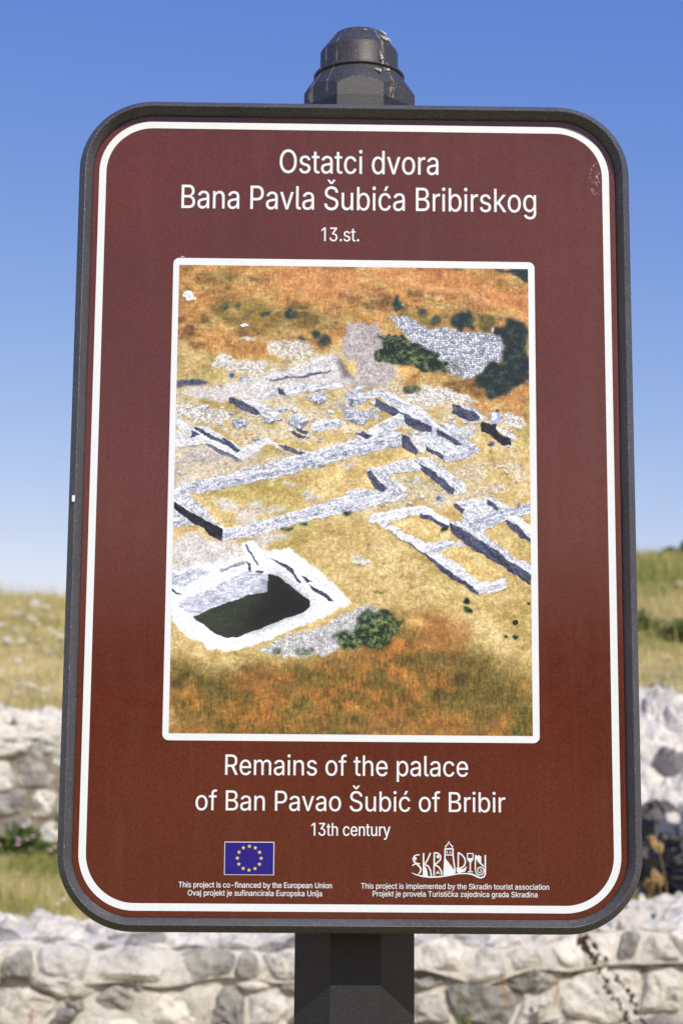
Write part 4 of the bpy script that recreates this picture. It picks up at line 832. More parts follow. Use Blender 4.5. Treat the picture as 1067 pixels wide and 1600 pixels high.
def stone_mesh(poly, frame, gap, depth, relief, mat, parent, seed, seg=22, rings=(1.0, .96, .80, .5, .22), name='stone'):
    """one stone; frame(u, v, w) maps wall coordinates (w out of the wall) to the world"""
    g = random.Random(seed); n = len(poly)
    cx = sum(p[0] for p in poly)/n; cy = sum(p[1] for p in poly)/n
    rad = min(math.hypot(p[0]-cx, p[1]-cy) for p in poly)
    if rad < gap*1.4 or len(poly) < 3: return None
    # resample and round the outline
    P_ = [((p[0]-cx), (p[1]-cy)) for p in poly]
    L = [math.dist(P_[i-1], P_[i]) for i in range(n)]; tot = sum(L)
    if tot < gap*9: return None
    pts = []; per = tot/seg; acc = 0; i = 0; pos = 0
    for k in range(seg):
        s = k*per
        while acc+L[(i+1) % n] < s and i < n*2: acc += L[(i+1) % n]; i += 1
        a, b = P_[i % n], P_[(i+1) % n]; t = (s-acc)/max(L[(i+1) % n], 1e-9); pts.append((a[0]+(b[0]-a[0])*t, a[1]+(b[1]-a[1])*t))
    for _ in range(1):
        pts = [((pts[k-1][0]+2*pts[k][0]+pts[(k+1) % seg][0])/4, (pts[k-1][1]+2*pts[k][1]+pts[(k+1) % seg][1])/4) for k in range(seg)]
    mr = math.sqrt(sum(x*x+y*y for x, y in pts)/seg)
    if mr < gap: return None
    planes = [(g.uniform(0, 6.28), g.uniform(.3, 1.5), g.uniform(.75, 1.5)) for _ in range(5)]
    tiltx, tilty = g.uniform(-.18, .18), g.uniform(-.18, .18); sx, sy = g.uniform(0, 99), g.uniform(0, 99)
    def top(x, y, rf):
        h = relief*min([1.0]+[ (p[2]-(math.cos(p[0])*x+math.sin(p[0])*y)/mr*p[1])*1.25 for p in planes])
        h += tiltx*x*.5+tilty*y*.5 + relief*.6*mnoise.noise((x*9/.2*.5+sx, y*9/.2*.5+sy, seed % 17))+relief*.45*mnoise.noise((x*42+sx, y*42+sy, 3))
        e = 1-max(0.0, (rf-.72)/.28)**3
        return h*e*(1 if rf < .99 else 0) + relief*.1
    V = []; F = []
    for k in range(seg):
        x, y = pts[k]; f = 1-gap/max(math.hypot(x, y), 1e-6)*.7; V.append(frame(cx+x*f, cy+y*f, -depth))
    for rf in rings:
        for k in range(seg):
            x, y = pts[k]; d_ = math.hypot(x, y); f = (1-gap/max(d_, 1e-6))*rf
            f *= 1+.07*mnoise.noise((x*14+sx, y*14+sy, 1.5))
            V.append(frame(cx+x*f, cy+y*f, top(x*f, y*f, rf)))
    V.append(frame(cx, cy, top(0, 0, 0)))
    nr = len(rings)+1
    for j in range(nr-1):
        F += [(j*seg+k, j*seg+(k+1) % seg, (j+1)*seg+(k+1) % seg, (j+1)*seg+k) for k in range(seg)]
    c = len(V)-1; b = (nr-1)*seg
    F += [(b+k, b+(k+1) % seg, c) for k in range(seg)]
    base = parent.location if parent is not None else Vector((0, 0, 0))
    ctr = Vector(frame(cx, cy, 0))
    o = mesh(name, [Vector(v)-ctr for v in V], F, mat, None, smooth=True, sharp=17)
    o.location = ctr-base; o.parent = parent
    return o
def bed(frame, u0, u1, v0, v1, step, amp, mat, parent, seed, w=-.012, name='mortar'):
    us = np.arange(u0, u1+step, step); vs = np.arange(v0, v1+step*.99, step); V = []
    for v in vs:
        for u in us: V.append(Vector(frame(u, min(v, v1), w+amp*mnoise.noise((u*11+seed, v*11, seed))+amp*.6*mnoise.noise((u*37+seed, v*37, seed))))-parent.location)
    n = len(us); F = [(j*n+i, j*n+i+1, (j+1)*n+i+1, (j+1)*n+i) for j in range(len(vs)-1) for i in range(n-1)]
    return mesh(name, V, F, mat, parent, smooth=True)
def box_core(pts8, mat, parent, name='core'):
    return mesh(name, [Vector(p)-parent.location for p in pts8], [(0, 1, 2, 3), (7, 6, 5, 4), (0, 4, 5, 1), (1, 5, 6, 2), (2, 6, 7, 3), (3, 7, 4, 0)], mat, parent)

# --- the low wall right behind the sign
NW = empty('stone_wall', (0, YC+6.0, 0)); tag(NW, 'low mortared rubble wall of grey limestone across the bottom, directly behind the sign post', 'wall')
yw = YC+6.0
def topz(u):                                                    # the coping climbs a little to the right
    return .905+.065*float(sstep(.5, 1.1, np.float64(u)))+.012*math.sin(u*3.1)
def fr_face(u, v, w):
    return (u, yw-w+.03*v+.05*math.exp(-max(topz(u)+.02-v, 0)/.022), v+.0)
face = cells(2.7, .885, .19, .125, 21, -2.7, .42, .78)
k = 0
for p in face:
    g = random.Random(k); cu_ = sum(a for a, b in p)/len(p)
    cv_ = sum(b for a, b in p)/len(p)
    hi_ = topz(cu_)/.905
    pp = [(a, .42+(b-.42)*(topz(a)-.495+.045*mnoise.noise((a*6, 1.7, 3))+.02*mnoise.noise((a*17, 5.7, 3)))/(.465)) for a, b in p]
    stone_mesh(pp, fr_face, g.choice([.003, .005, .008, .015]), .06, g.uniform(.014, .034), M['stone'] if g.random() < .66 else M['stone_pale'], NW, 100+k, seg=28, rings=(1.0, .97, .9, .74, .52, .28)); k += 1
def fr_top(u, v, w):
    z = topz(u)-.03*math.exp(-max(v, 0)/.05)+.10*v
    return (u, yw+.05+v, z+w)
for p in cells(2.7, .52, .15, .11, 22, -2.7, .03, .7):
    g = random.Random(500+k)
    stone_mesh(p, fr_top, g.choice([.004, .008, .014]), .07, g.uniform(.014, .034)*(1.5 if sum(a for a, b in p)/len(p) > .75 else 1), M['stone_pale'] if g.random() < .75 else M['stone'], NW, 700+k, seg=20); k += 1
def fr_facebed(u, v, w): return fr_face(u, .40+(v-.40)*(topz(u)-.47)/.50, w)
bed(fr_facebed, -2.72, 2.72, .40, .90, .024, .022, M['mortar'], NW, 3.3, w=.004)
def fr_lip(u, v, w):                                             # the rounded front edge of the coping
    t = v/.15; a_ = t*1.25
    return (u, yw-.004+.085*(1-math.cos(a_))-w*math.cos(a_), topz(u)-.075-.05*max(0, 1-t*2.2)*(.5+mnoise.noise((u*5, 7.1, 2)))+.088*math.sin(a_)+w*math.sin(a_))
for p in cells(2.7, .15, .14, .10, 23, -2.7, .0, .75):
    g = random.Random(900+k)
    stone_mesh(p, fr_lip, g.choice([.002, .005, .010]), .06, g.uniform(.010, .026), M['stone_pale'] if g.random() < .7 else M['stone'], NW, 1500+k, seg=20); k += 1
bed(fr_lip, -2.72, 2.72, .0, .15, .024, .010, M['mortar'], NW, 5.1, w=.002)
bed(fr_top, -2.72, 2.72, -.012, .53, .03, .018, M['mortar'], NW, 8.1, w=.006)
box_core([(-2.7, yw+.03, 0), (2.7, yw+.03, 0), (2.7, yw+.5, 0), (-2.7, yw+.5, 0), (-2.7, yw+.03, .84), (2.7, yw+.03, .84), (2.7, yw+.5, .86), (-2.7, yw+.5, .86)], M['earth'], NW)

# --- the taller wall at the back of the grass strip
BW = empty('retaining_wall', (0, YC+12.0, 1.1)); tag(BW, 'taller weathered stone retaining wall at left beyond the grass strip, with pale coping', 'wall')
yb_ = YC+12.0
def fr_back(u, v, w): return (u, yb_-w+.04*v, 1.02+v)
for i, p in enumerate(cells(.45, .93, .27, .16, 31, -4.6, 0, .7)):
    g = random.Random(i)
    stone_mesh(p, fr_back, g.choice([.004, .009, .018]), .09, g.uniform(.02, .05), M['stone'] if g.random() < .72 else M['stone_pale'], BW, 2000+i, seg=20)
def fr_btop(u, v, w): return (u, yb_+.03+v, 1.955+.16*v+w)
for i, p in enumerate(cells(.45, .46, .26, .17, 32, -4.6, -.03, .55)):
    g = random.Random(i+77)
    stone_mesh(p, fr_btop, .008, .1, g.uniform(.03, .065), M['stone_pale'], BW, 2600+i, seg=18)
bed(fr_back, -4.62, .47, -.02, .96, .06, .03, M['earth'], BW, 5.5, w=-.0)
bed(fr_btop, -4.62, .47, -.02, .5, .06, .02, M['earth'], BW, 6.5, w=-.0)

# --- ruined wall at the right: shaded side and a bank of pale rubble above it
RW = empty('ruined_wall', (1.5, YC+8.5, .9)); tag(RW, 'ruined stone wall at right edge, dark shaded side below a sunlit heap of pale rubble', 'wall')
dv = Vector((.25, -1, 0)).normalized(); nv = Vector((-1, -.25, 0)).normalized()
o0 = Vector((LX(11.8), YC+11.8, 0))
def fr_side(u, v, w):
    p = o0+dv*u+nv*(w-.05*v); d = p.y-YC
    top = .42+(d-8.3)*.10
    wob = .05*math.sin(u*7.3)+.03*math.sin(u*17+1)
    return (p.x, p.y, .93+(d-8.3)*.02+v*(top+wob)/.46)
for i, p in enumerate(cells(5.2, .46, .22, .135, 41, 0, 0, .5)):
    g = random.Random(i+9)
    stone_mesh(p, fr_side, g.choice([.006, .012, .02]), .08, g.uniform(.03, .09), M['stone_shade'], RW, 4000+i, seg=18)
bed(fr_side, 0, 5.2, -.02, .47, .06, .03, M['earth'], RW, 2.2, w=-.01)
def fr_bank(u, v, w):                                            # u to the right of the edge line, v along distance
    d = v; x = LX(d)+u
    z = 1.45+(d-8.3)*.195 - .12*(1-float(sstep(0, .35, np.float64(u)))) + .05*math.sin(d*5+u*3)
    return (x, YC+d, z+w)
for i, p in enumerate(cells(1.4, 12.7, .20, .21, 42, .0, 6.9, .7)):
    g = random.Random(i+19)
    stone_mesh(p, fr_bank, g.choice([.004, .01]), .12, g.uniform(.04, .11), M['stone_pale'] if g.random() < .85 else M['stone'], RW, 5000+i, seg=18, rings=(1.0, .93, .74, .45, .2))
bed(fr_bank, .0, 1.55, 6.9, 12.75, .1, .04, M['mortar'], RW, 4.2, w=-.0)

# ------------------------------------------------------------------ vegetation
def mat_leaf(name, stops, rough=.75):
    t = NT(name); a = t.n('Attribute'); a.attribute_name = 'tint'
    col = t.ramp(a.outputs['Fac'], stops)
    t.out(col, rough, Specular_IOR_Level=.2)
    tr = t.n('BsdfTranslucent'); t.l(col, tr.inputs[0]); mx = t.n('MixShader', i_0=.28)
    t.l(t.b.outputs[0], mx.inputs[1]); t.l(tr.outputs[0], mx.inputs[2]); t.l(mx.outputs[0], t.t.nodes['Material Output'].inputs[0])
    return t.m
M['grass'] = mat_leaf('mixed_grass', [(0, (.07, .11, .02)), (.35, (.22, .26, .06)), (.6, (.50, .43, .17)), (1, (.78, .66, .38))])
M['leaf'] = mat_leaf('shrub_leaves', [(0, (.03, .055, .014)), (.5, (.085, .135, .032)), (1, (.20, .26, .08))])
M['leaf_dull'] = mat_leaf('dusty_leaves', [(0, (.04, .05, .02)), (.5, (.11, .13, .05)), (1, (.26, .26, .13))])
M['stem'] = NT('dry_stem').out((.13, .07, .035), .85)
M['pink'] = NT('pale_pink_petals').out((.66, .43, .55), .7)
M['cream'] = NT('cream_petals').out((.72, .66, .58), .7)
M['yellow_petal'] = NT('yellow_petals').out((.72, .55, .03), .7)

def blades(name, x, y, z, h, w, tint, lean=.45, kind='stuff', parent=None, base=(0, 0, 0)):
    n = len(x); a = rng.uniform(0, 2*np.pi, n); b = rng.uniform(0, 2*np.pi, n); le = rng.uniform(.1, 1, n)*lean*h
    sx, sy = np.cos(a)*w/2, np.sin(a)*w/2; lx, ly = np.cos(b)*le, np.sin(b)*le
    V = np.zeros((n, 5, 3))
    V[:, 0] = np.stack([x-sx, y-sy, z], 1); V[:, 1] = np.stack([x+sx, y+sy, z], 1)
    V[:, 2] = np.stack([x-sx*.8+lx*.35, y-sy*.8+ly*.35, z+h*.55], 1); V[:, 3] = np.stack([x+sx*.8+lx*.35, y+sy*.8+ly*.35, z+h*.55], 1)
    V[:, 4] = np.stack([x+lx, y+ly, z+h], 1); V = V.reshape(-1, 3)-np.array(base)
    i = np.arange(n)[:, None]*5
    F = np.concatenate([i+np.array([[0, 1, 3]]), i+np.array([[0, 3, 2]]), i+np.array([[2, 3, 4]])])
    T = np.repeat(tint, 5).reshape(n, 5); T[:, 4] += .12; T[:, :2] -= .05
    o = np_mesh(name, V, F, M['grass'], parent, tint=np.clip(T, 0, 1).ravel())
    if kind: o['kind'] = kind
    return o
def field(x, y, s, seed):
    return np.clip(.5+lump(x, y, s, seed, .22), 0, 1)
def scatter(n, x0, x1, y0, y1, keep):
    x = rng.uniform(x0, x1, n); y = rng.uniform(y0, y1, n); m = keep(x, y-YC); return x[m], y[m]
# strip of short grass between the two walls
x, y = scatter(60000, -3.6, 1.9, YC+6.45, YC+12.0, lambda x, d: (x < LX(d)-.03) & (x > -.3*d-.4))
f = field(x, y, 2.2, 31); h = rng.uniform(.03, .10, len(x))*(.6+.8*f)
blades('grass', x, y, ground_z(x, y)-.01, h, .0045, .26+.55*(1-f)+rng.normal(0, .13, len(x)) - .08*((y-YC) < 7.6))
# dry hillside
x, y = scatter(190000, -11, 11, YC+12.45, YC+31, lambda x, d: (np.abs(x) < .27*d+1.2) & ~((x > LX(d)-.05) & (d < 12.8)) & ~((x > 0) & (d < 16.2) & (rng.random(len(x)) < .75)))
f = field(x, y, 1.1, 33); d = y-YC; rt_ = sstep(.0, .08, x/d)
bank = rt_*(d > 16.6)*(d < 25)
h = rng.uniform(.06, .20, len(x))*(.5+f)+.16*bank*rng.random(len(x))
blades('dry_grass', x, y, ground_z(x, y)-.02, h, .008, .44+.55*(1-f)-.30*bank+rng.normal(0, .11, len(x)), .6)
# taller fringe along the brow
x, y = scatter(9000, -11, 11, YC+24.5, YC+31, lambda x, d: np.abs(x) < .27*d+1.2)
blades('tall_grass', x, y, ground_z(x, y)-.02, rng.uniform(.12, .42, len(x)), .006, .52+rng.normal(0, .16, len(x))-.25*sstep(0, .08, x/(y-YC)), .35)

def leaf_cloud(name, c, r, n, size, mat, parent, seed, flat_=.55, up_=.0):
    g = np.random.default_rng(seed); nb = 9
    cc = g.normal(0, .42, (nb, 3)); cc[:, 2] = np.abs(cc[:, 2])*.9
    k = g.integers(0, nb, n); p = cc[k]+g.normal(0, .24, (n, 3)); L = np.linalg.norm(p, axis=1, keepdims=True); p = p/np.maximum(L, 1)
    p[:, 2] = np.abs(p[:, 2]); P3 = p*np.array(r)+np.array(c)
    a = g.normal(size=(n, 3)); a /= np.linalg.norm(a, axis=1, keepdims=True); b = np.cross(a, g.normal(size=(n, 3))); b /= np.linalg.norm(b, axis=1, keepdims=True)
    s = size*g.uniform(.6, 1.3, (n, 1)); V = np.stack([P3-a*s, P3+b*s*flat_, P3+a*s, P3-b*s*flat_], 1)
    V[..., :] -= np.array(parent.location)
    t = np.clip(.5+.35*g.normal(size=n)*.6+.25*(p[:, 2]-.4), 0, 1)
    return np_mesh(name, V.reshape(-1, 3), np.arange(4*n).reshape(n, 4), mat, parent, tint=np.repeat(t, 4))
def stems(parent, c, r, n, h, seed, mat=None, rad=.004):
    g = random.Random(seed); V = []; F = []
    for _ in range(n):
        x0_, y0_ = c[0]+g.uniform(-.25, .25)*r[0], c[1]+g.uniform(-.25, .25)*r[1]; x1_, y1_ = c[0]+g.uniform(-.8, .8)*r[0], c[1]+g.uniform(-.8, .8)*r[1]; hh = h*g.uniform(.5, .95); b = len(V)
        for t in (0, .5, 1):
            for q in range(3):
                a = q*2.094; V.append(Vector((x0_+(x1_-x0_)*t*t+rad*(1-.6*t)*math.cos(a), y0_+(y1_-y0_)*t*t+rad*(1-.6*t)*math.sin(a), c[2]+hh*t-.02))-parent.location)
        for j in (0, 3):
            for q in range(3): F.append((b+j+q, b+j+(q+1) % 3, b+j+3+(q+1) % 3, b+j+3+q))
    return mesh('stem', V, F, mat or M['stem'], parent)
def shrub(px, dist, w, h, label, group=None, mat='leaf', n=1300, size=.034, name='shrub', dy=0, x=None):
    p = at_depth(px, 1000, dist) if x is None else Vector((x, YC+dist, 0)); z = float(ground_z(np.array([p.x]), np.array([p.y]))[0])-.03+dy
    r_ = empty(name, (p.x, p.y, z)); tag(r_, label, 'shrub', group)
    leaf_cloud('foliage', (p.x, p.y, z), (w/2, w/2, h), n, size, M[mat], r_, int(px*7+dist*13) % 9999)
    stems(r_, (p.x, p.y, z), (w/2, w/2), 9, h*.8, int(px)); return r_
shrub(1019, 25.5, .40, .36, 'small dark green shrub on the hill brow, left of two against the sky')
shrub(1051, 25.8, .50, .40, 'wider green shrub on the hill brow near the right edge', mat='leaf', n=1500)
shrub(1013, 20.5, .16, .15, 'small round olive bush halfway up the grassy bank on the right', mat='leaf_dull', n=350)
shrub(1034, 26, .24, .34, 'pointed green shrub between the two low ones on the hill brow', n=1100)
shrub(1003, 26, .22, .2, 'low green shrub on the brow touching the sign frame')
shrub(1074, 24.5, .22, .42, 'taller dark shrub on the hill brow cut by the right edge', n=1200)
G = 'low bushes along the foot of the grassy bank'
for i, (px, ds, w, h, lb) in enumerate(((1004, 17.3, .30, .22, 'dense low green bush at the foot of the bank, next to the sign frame'),
        (1038, 17.1, .34, .20, 'olive brown low bush at the foot of the bank, beyond the rubble heap'),
        (1064, 17.0, .30, .26, 'green bush at the foot of the bank by the right edge'))):
    shrub(px, ds, w, h, lb, G, mat='leaf_dull' if i != 2 else 'leaf', n=600, size=.022)

# dark scrubland on the slope behind the photographer (seen only as a reflection in the printed panel)
V = []; g = np.random.default_rng(3)
for k in range(150):
    x_, y_ = g.uniform(-34, 34), YC-g.uniform(26, 50); z_ = float(ground_z(np.array([x_]), np.array([y_]))[0]); r_ = g.uniform(1.2, 2.6)
    n = 130; q = g.normal(0, .45, (n, 3)); q[:, 2] = np.abs(q[:, 2]); q = q*np.array((r_, r_, r_*1.1))+np.array((x_, y_, z_))
    a = g.normal(size=(n, 3)); a /= np.linalg.norm(a, axis=1, keepdims=True); b = np.cross(a, g.normal(size=(n, 3))); b /= np.linalg.norm(b, axis=1, keepdims=True)
    V.append(np.stack([q-a*.32, q+b*.2, q+a*.32, q-b*.2], 1))
V = np.concatenate(V).reshape(-1, 3)
o = np_mesh('scrubland', V, np.arange(len(V)).reshape(-1, 4), M['leaf'], None, tint=np.repeat(g.random(len(V)//4), 4)); o['kind'] = 'stuff'

# flowering plants
def flower_head(name, p, r, mat, parent):
    V = []; F = []; g = random.Random(int(abs(p[0]*9973)+p[2]*7919))
    V.append((0, 0, r*.55)); n = 9
    for i in range(n):
        a = 2*math.pi*i/n; V.append((r*g.uniform(.8, 1.1)*math.cos(a), r*g.uniform(.8, 1.1)*math.sin(a), r*.15))
    V.append((0, 0, -r*.45))
    for i in range(n): F += [(0, 1+i, 1+(i+1) % n), (n+1, 1+(i+1) % n, 1+i)]
    o = mesh(name, V, F, mat, None, smooth=True); o.parent = parent; o.location = Vector(p)-(parent.location if parent else Vector((0, 0, 0))); return o
def ground_at(px, py, lo=6.5, hi=32):
    """where the ray through a pixel first meets the ground"""
    dr = ray(px, py); ts = np.linspace(lo, hi, 2500)/dr.y
    X = CAM.x+dr.x*ts; Y = CAM.y+dr.y*ts; Z = CAM.z+dr.z*ts; u = np.nonzero(Z < ground_z(X, Y))[0]
    k = u[0] if len(u) else len(ts)-1; return Vector((X[k], Y[k], Z[k]))
def flowering(name, px, dist, w, h, heads, label, mat='pink', n=1700):
    p = at_depth(px, 1300, dist); z = float(ground_z(np.array([p.x]), np.array([p.y]))[0])-.02
    r_ = empty(name, (p.x, p.y, z)); tag(r_, label, 'plant', 'pink flowering plants at the foot of the wall')
    leaf_cloud('foliage', (p.x, p.y, z), (w/2, .16, h), n, .02, M['leaf'] if mat == 'pink' else M['leaf_dull'], r_, abs(int(px)))
    V = []; F = []
    for hx, hy, rr in heads:
        q = at_depth(hx, hy, dist-.14); flower_head('flower_head', q, rr, M[mat], r_)
        b = len(V)
        for (sx, sy, sz) in ((q.x, q.y, q.z-rr*.3), (p.x+(q.x-p.x)*.6, q.y+.08, z)):
            for a in (0, 2.1, 4.2): V.append(Vector((sx+.002*math.cos(a), sy+.002*math.sin(a), sz))-r_.location)
        F += [(b+i, b+(i+1) % 3, b+3+(i+1) % 3, b+3+i) for i in range(3)]
    mesh('stem', V, F, M['leaf_dull'], r_); return r_
flowering('flowering_plant', 28, 11.2, .42, .24, [(36, 1291, .022), (29, 1312, .018), (43, 1312, .017), (28, 1320, .019), (52, 1307, .017), (50, 1328, .019), (61, 1326, .015), (69, 1339, .015), (21, 1343, .018), (31, 1343, .018)], 'bushy green plant with many pink flower heads at the foot of the left wall')
flowering('flowering_plant', 84, 10.9, .30, .15, [(79, 1329, .019), (86, 1324, .019), (90, 1340, .012)], 'low green plant with whitish pink flowers beside the left edge of the sign')
flowering('flowering_plant', -6, 11.2, .34, .17, [(-1, 1321, .017), (3, 1304, .014), (-12, 1318, .018)], 'green plant with pink flowers cut by the left edge of the photo')
for i, (hx, hy, lb) in enumerate(((30, 1366, 'single pink flower alone in the grass below the bushy plant'), (71, 1398, 'pink flower in the grass just left of the sign corner, highest of three'),
        (100, 1407, 'wide pale flower in the grass touching the sign frame corner'), (90, 1413, 'small white flower between its two paler neighbours near the sign corner'))):
    g0 = ground_at(hx, hy+9, 6.5, 12); q = at_depth(hx, hy, g0.y-YC)
    r_ = empty('wild_flower', (g0.x, g0.y, g0.z)); tag(r_, lb, 'flower', 'single wild flowers in the short grass')
    flower_head('flower_head', q, (.019, .020, .020, .016)[i], M['pink' if i < 2 else 'cream'], r_)
    V = [Vector((s[0]+.0025*math.cos(a), s[1]+.0025*math.sin(a), s[2]))-r_.location for s in ((q.x, q.y, q.z), (g0.x, g0.y, g0.z-.03)) for a in (0, 2.1, 4.2)]
    mesh('stem', V, [(i_, (i_+1) % 3, 3+(i_+1) % 3, 3+i_) for i_ in range(3)], M['leaf_dull'], r_)

# pale rocks lying on the hillside
def rock(p, r, mat, seed, label=None, group=None, parent=None, name='rock'):
    g = random.Random(seed); bm = bmesh.new(); bmesh.ops.create_icosphere(bm, subdivisions=2, radius=1)
    pl = [(Vector((g.gauss(0, 1), g.gauss(0, 1), g.gauss(0, 1))).normalized(), g.uniform(.55, .9)) for _ in range(7)]
    sc = Vector((g.uniform(.8, 1.35), g.uniform(.7, 1.1), g.uniform(.45, .75)))
    for v in bm.verts:
        c_ = v.co.copy()
        for n_, k_ in pl:
            e = c_.dot(n_)-k_
            if e > 0: c_ -= n_*e
        c_ *= 1+.12*mnoise.noise(c_*2.3+Vector((seed, 0, 0))); v.co = Vector((c_.x*sc.x, c_.y*sc.y, c_.z*sc.z))*r
    me = bpy.data.meshes.new(name); bm.to_mesh(me); bm.free(); me.materials.append(mat)
    me.polygons.foreach_set('use_smooth', [True]*len(me.polygons)); me.set_sharp_from_angle(angle=R(32))
    o = bpy.data.objects.new(name, me); C.objects.link(o); o.location = p; o.rotation_euler = (0, 0, g.uniform(0, 6)); tag(o, label, 'rock' if label else None, group); return o
rocks = [(56, 951, 9, 'bright white rock highest on the left hillside, just under the brow'), (70, 955, 8, 'pale rock right beside the highest white rock on the hillside'), (24, 966, 9, 'white rock in the upper row on the left hillside, leftmost of a pair'),
         (33, 964, 7, 'white rock touching its left neighbour in the upper row'), (59, 981, 6, 'small white rock alone between the two rocky rows'), (5, 983, 7, 'flat pale rock at the left edge of the photo on the slope'), (23, 988, 6, 'dull pinkish rock below the upper row of rocks'),
         (41, 988, 5, 'small buff rock in the dry grass below the upper row'), (75, 987, 5, 'small pale rock in the grass near the sign frame, upper slope'), (87, 993, 6, 'pale rock half sunk in grass near the frame, middle slope'), (14, 1007, 8, 'greyish rock on the middle of the left slope'),
         (33, 1006, 6, 'buff rock beside the greyish rock on the middle slope'), (48, 975, 9, 'broad grey rock in the second row under the brow'), (80, 973, 9, 'long pale rock in the second row close to the sign'), (62, 1004, 5, 'small pale rock in the middle of the slope'), (76, 1020, 5, 'small rock in thin grass near the sign frame, lower slope'),
         (29, 1037, 5, 'tiny pale rock on the bare lower slope'), (43, 1053, 5, 'pale rock low on the slope above the wall'), (41, 1074, 7, 'white rock just above the left wall coping'), (52, 1077, 6, 'white rock next to the one just above the coping'), (71, 1082, 6, 'pale rock above the wall closest to the sign'), (25, 1088, 5, 'white stone resting behind the wall coping at left'), (4, 1050, 4, 'small buff rock low on the slope at the left edge'),
         (1041, 1031, 5, 'small white rock on the bare tan ground right of the sign'), (1040, 1060, 4, 'tiny white rock just above the rubble heap'), (1062, 917, 7, 'pale rock high on the green bank by the right edge')]
for i, (px, py, rr, lb) in enumerate(rocks):
    p = ground_at(px, py+rr*.3, 12.7, 31); rock(p+Vector((0, 0, rr*.9/FPX*(p.y-YC))), rr/FPX*(p.y-YC)*1.5, M['stone_pale'], 60+i, lb, 'pale rocks scattered over the hillside')
# smaller stones nobody would count
V, F, k = [], [], 0
xs_, ys_ = scatter(2600, -9, 9, YC+12.6, YC+29, lambda x, d: (np.abs(x) < .27*d+1) & (rng.random(len(x)) < .25+.75*field(x, d, .8, 77)**2) & (rng.random(len(x)) < np.where((x > 0) & (d > 16), .15, 1)))
zs_ = ground_z(xs_, ys_)
for X_, Y_, Z_ in zip(xs_, ys_, zs_):
    r_ = .02+.05*random.random()**2; b = len(V)
    base = [(1, 0, 0), (.3, .95, .1), (-.8, .6, 0), (-.85, -.5, .1), (.2, -1, 0), (.4, .1, .75), (-.35, .05, .7)]
    a = random.uniform(0, 6.28)
    for q in base:
        q = (q[0]*random.uniform(.7, 1.2), q[1]*random.uniform(.6, 1.1), q[2]*random.uniform(.6, 1.2)); V.append((X_+r_*(q[0]*math.cos(a)-q[1]*math.sin(a)), Y_+r_*(q[0]*math.sin(a)+q[1]*math.cos(a)), Z_+r_*q[2]))
    F += [tuple(b+i for i in t) for t in ((0, 1, 5), (1, 6, 5), (1, 2, 6), (2, 3, 6), (3, 4, 6), (4, 5, 6), (4, 0, 5))]
o = mesh('loose_gravel', V, F, M['stone_pale']); o['kind'] = 'stuff'

# tufts and dry seed stalks by the ruined wall
def tuft(px, dist, n, h, label, tint, spread=.07, heads=0):
    p = at_depth(px, 1430, dist); z = float(ground_z(np.array([p.x]), np.array([p.y]))[0])
    r_ = empty('grass_tuft', (p.x, p.y, z)); tag(r_, label, 'grass tuft', 'grass tufts in front of the ruined wall')
    x = p.x+rng.normal(0, spread, n); y = p.y+rng.normal(0, spread*.6, n)
    blades('blades', x, y, np.full(n, z-.02), rng.uniform(.4, 1, n)*h, .005, tint+rng.normal(0, .18, n), .75, None, r_, (p.x, p.y, z))
    return r_, p, z
tuft(915, 7.0, 260, .13, 'yellow green grass tuft under the lower right corner of the sign', .5)
tuft(948, 7.1, 420, .17, 'taller yellow green tuft at the foot of the dark ruined wall', .45, .09)
tuft(985, 7.3, 240, .12, 'darker short tuft right of the taller one by the ruined wall', .25, .08)
def stalk(pts, dist, label, seed, thick=.0035, mat='straw'):
    P3 = [at_depth(px, py, dist) for px, py in pts]; r_ = empty('grass_stalk', P3[0]); tag(r_, label, 'grass stalk', 'dry seed stalks before the dark wall')
    V = []; F = []
    for i, p in enumerate(P3):
        for q in range(4): V.append(p-P3[0]+Vector((math.cos(q*1.571)*thick*.4, math.sin(q*1.571)*thick*.4, 0)))
    for i in range(len(P3)-1): F += [(4*i+q, 4*i+(q+1) % 4, 4*i+4+(q+1) % 4, 4*i+4+q) for q in range(4)]
    mesh('stem', V, F, M['strawm'], r_)
    V, F = [], []; g = random.Random(seed); e = P3[-1]-P3[0]; d_ = (P3[-1]-P3[-2])
    for k in range(46):
        t = k/46; c_ = P3[-2]+d_*t-P3[0]; b = len(V); a = g.uniform(0, 6.28); rr = .012*math.sin(math.pi*min(1, t+.15))+.004
        o_ = Vector((math.cos(a)*rr, math.sin(a)*rr, .004)); V += [c_, c_+o_+Vector((.003, 0, .004)), c_+o_*1.4+Vector((0, 0, .018)), c_+o_+Vector((-.003, 0, .004))]; F.append((b, b+1, b+2, b+3))
    mesh('seed_head', V, F, M['strawm'], r_)
M['strawm'] = NT('ripe_straw').out((.46, .30, .12), .8)
stalk([(1046, 1440), (1040, 1380), (1031, 1335), (1017, 1312)], 6.9, 'dry seed stalk leaning left before the dark wall, highest one', 1)
stalk([(1038, 1440), (1036, 1410), (1030, 1386), (1020, 1365)], 6.9, 'short dry seed stalk before the dark wall, right of the tufts', 2)
stalk([(1010, 1440), (1014, 1410), (1015, 1395), (1012, 1380)], 6.95, 'small dry seed stalk rising from the tufts beside the dark wall', 3)

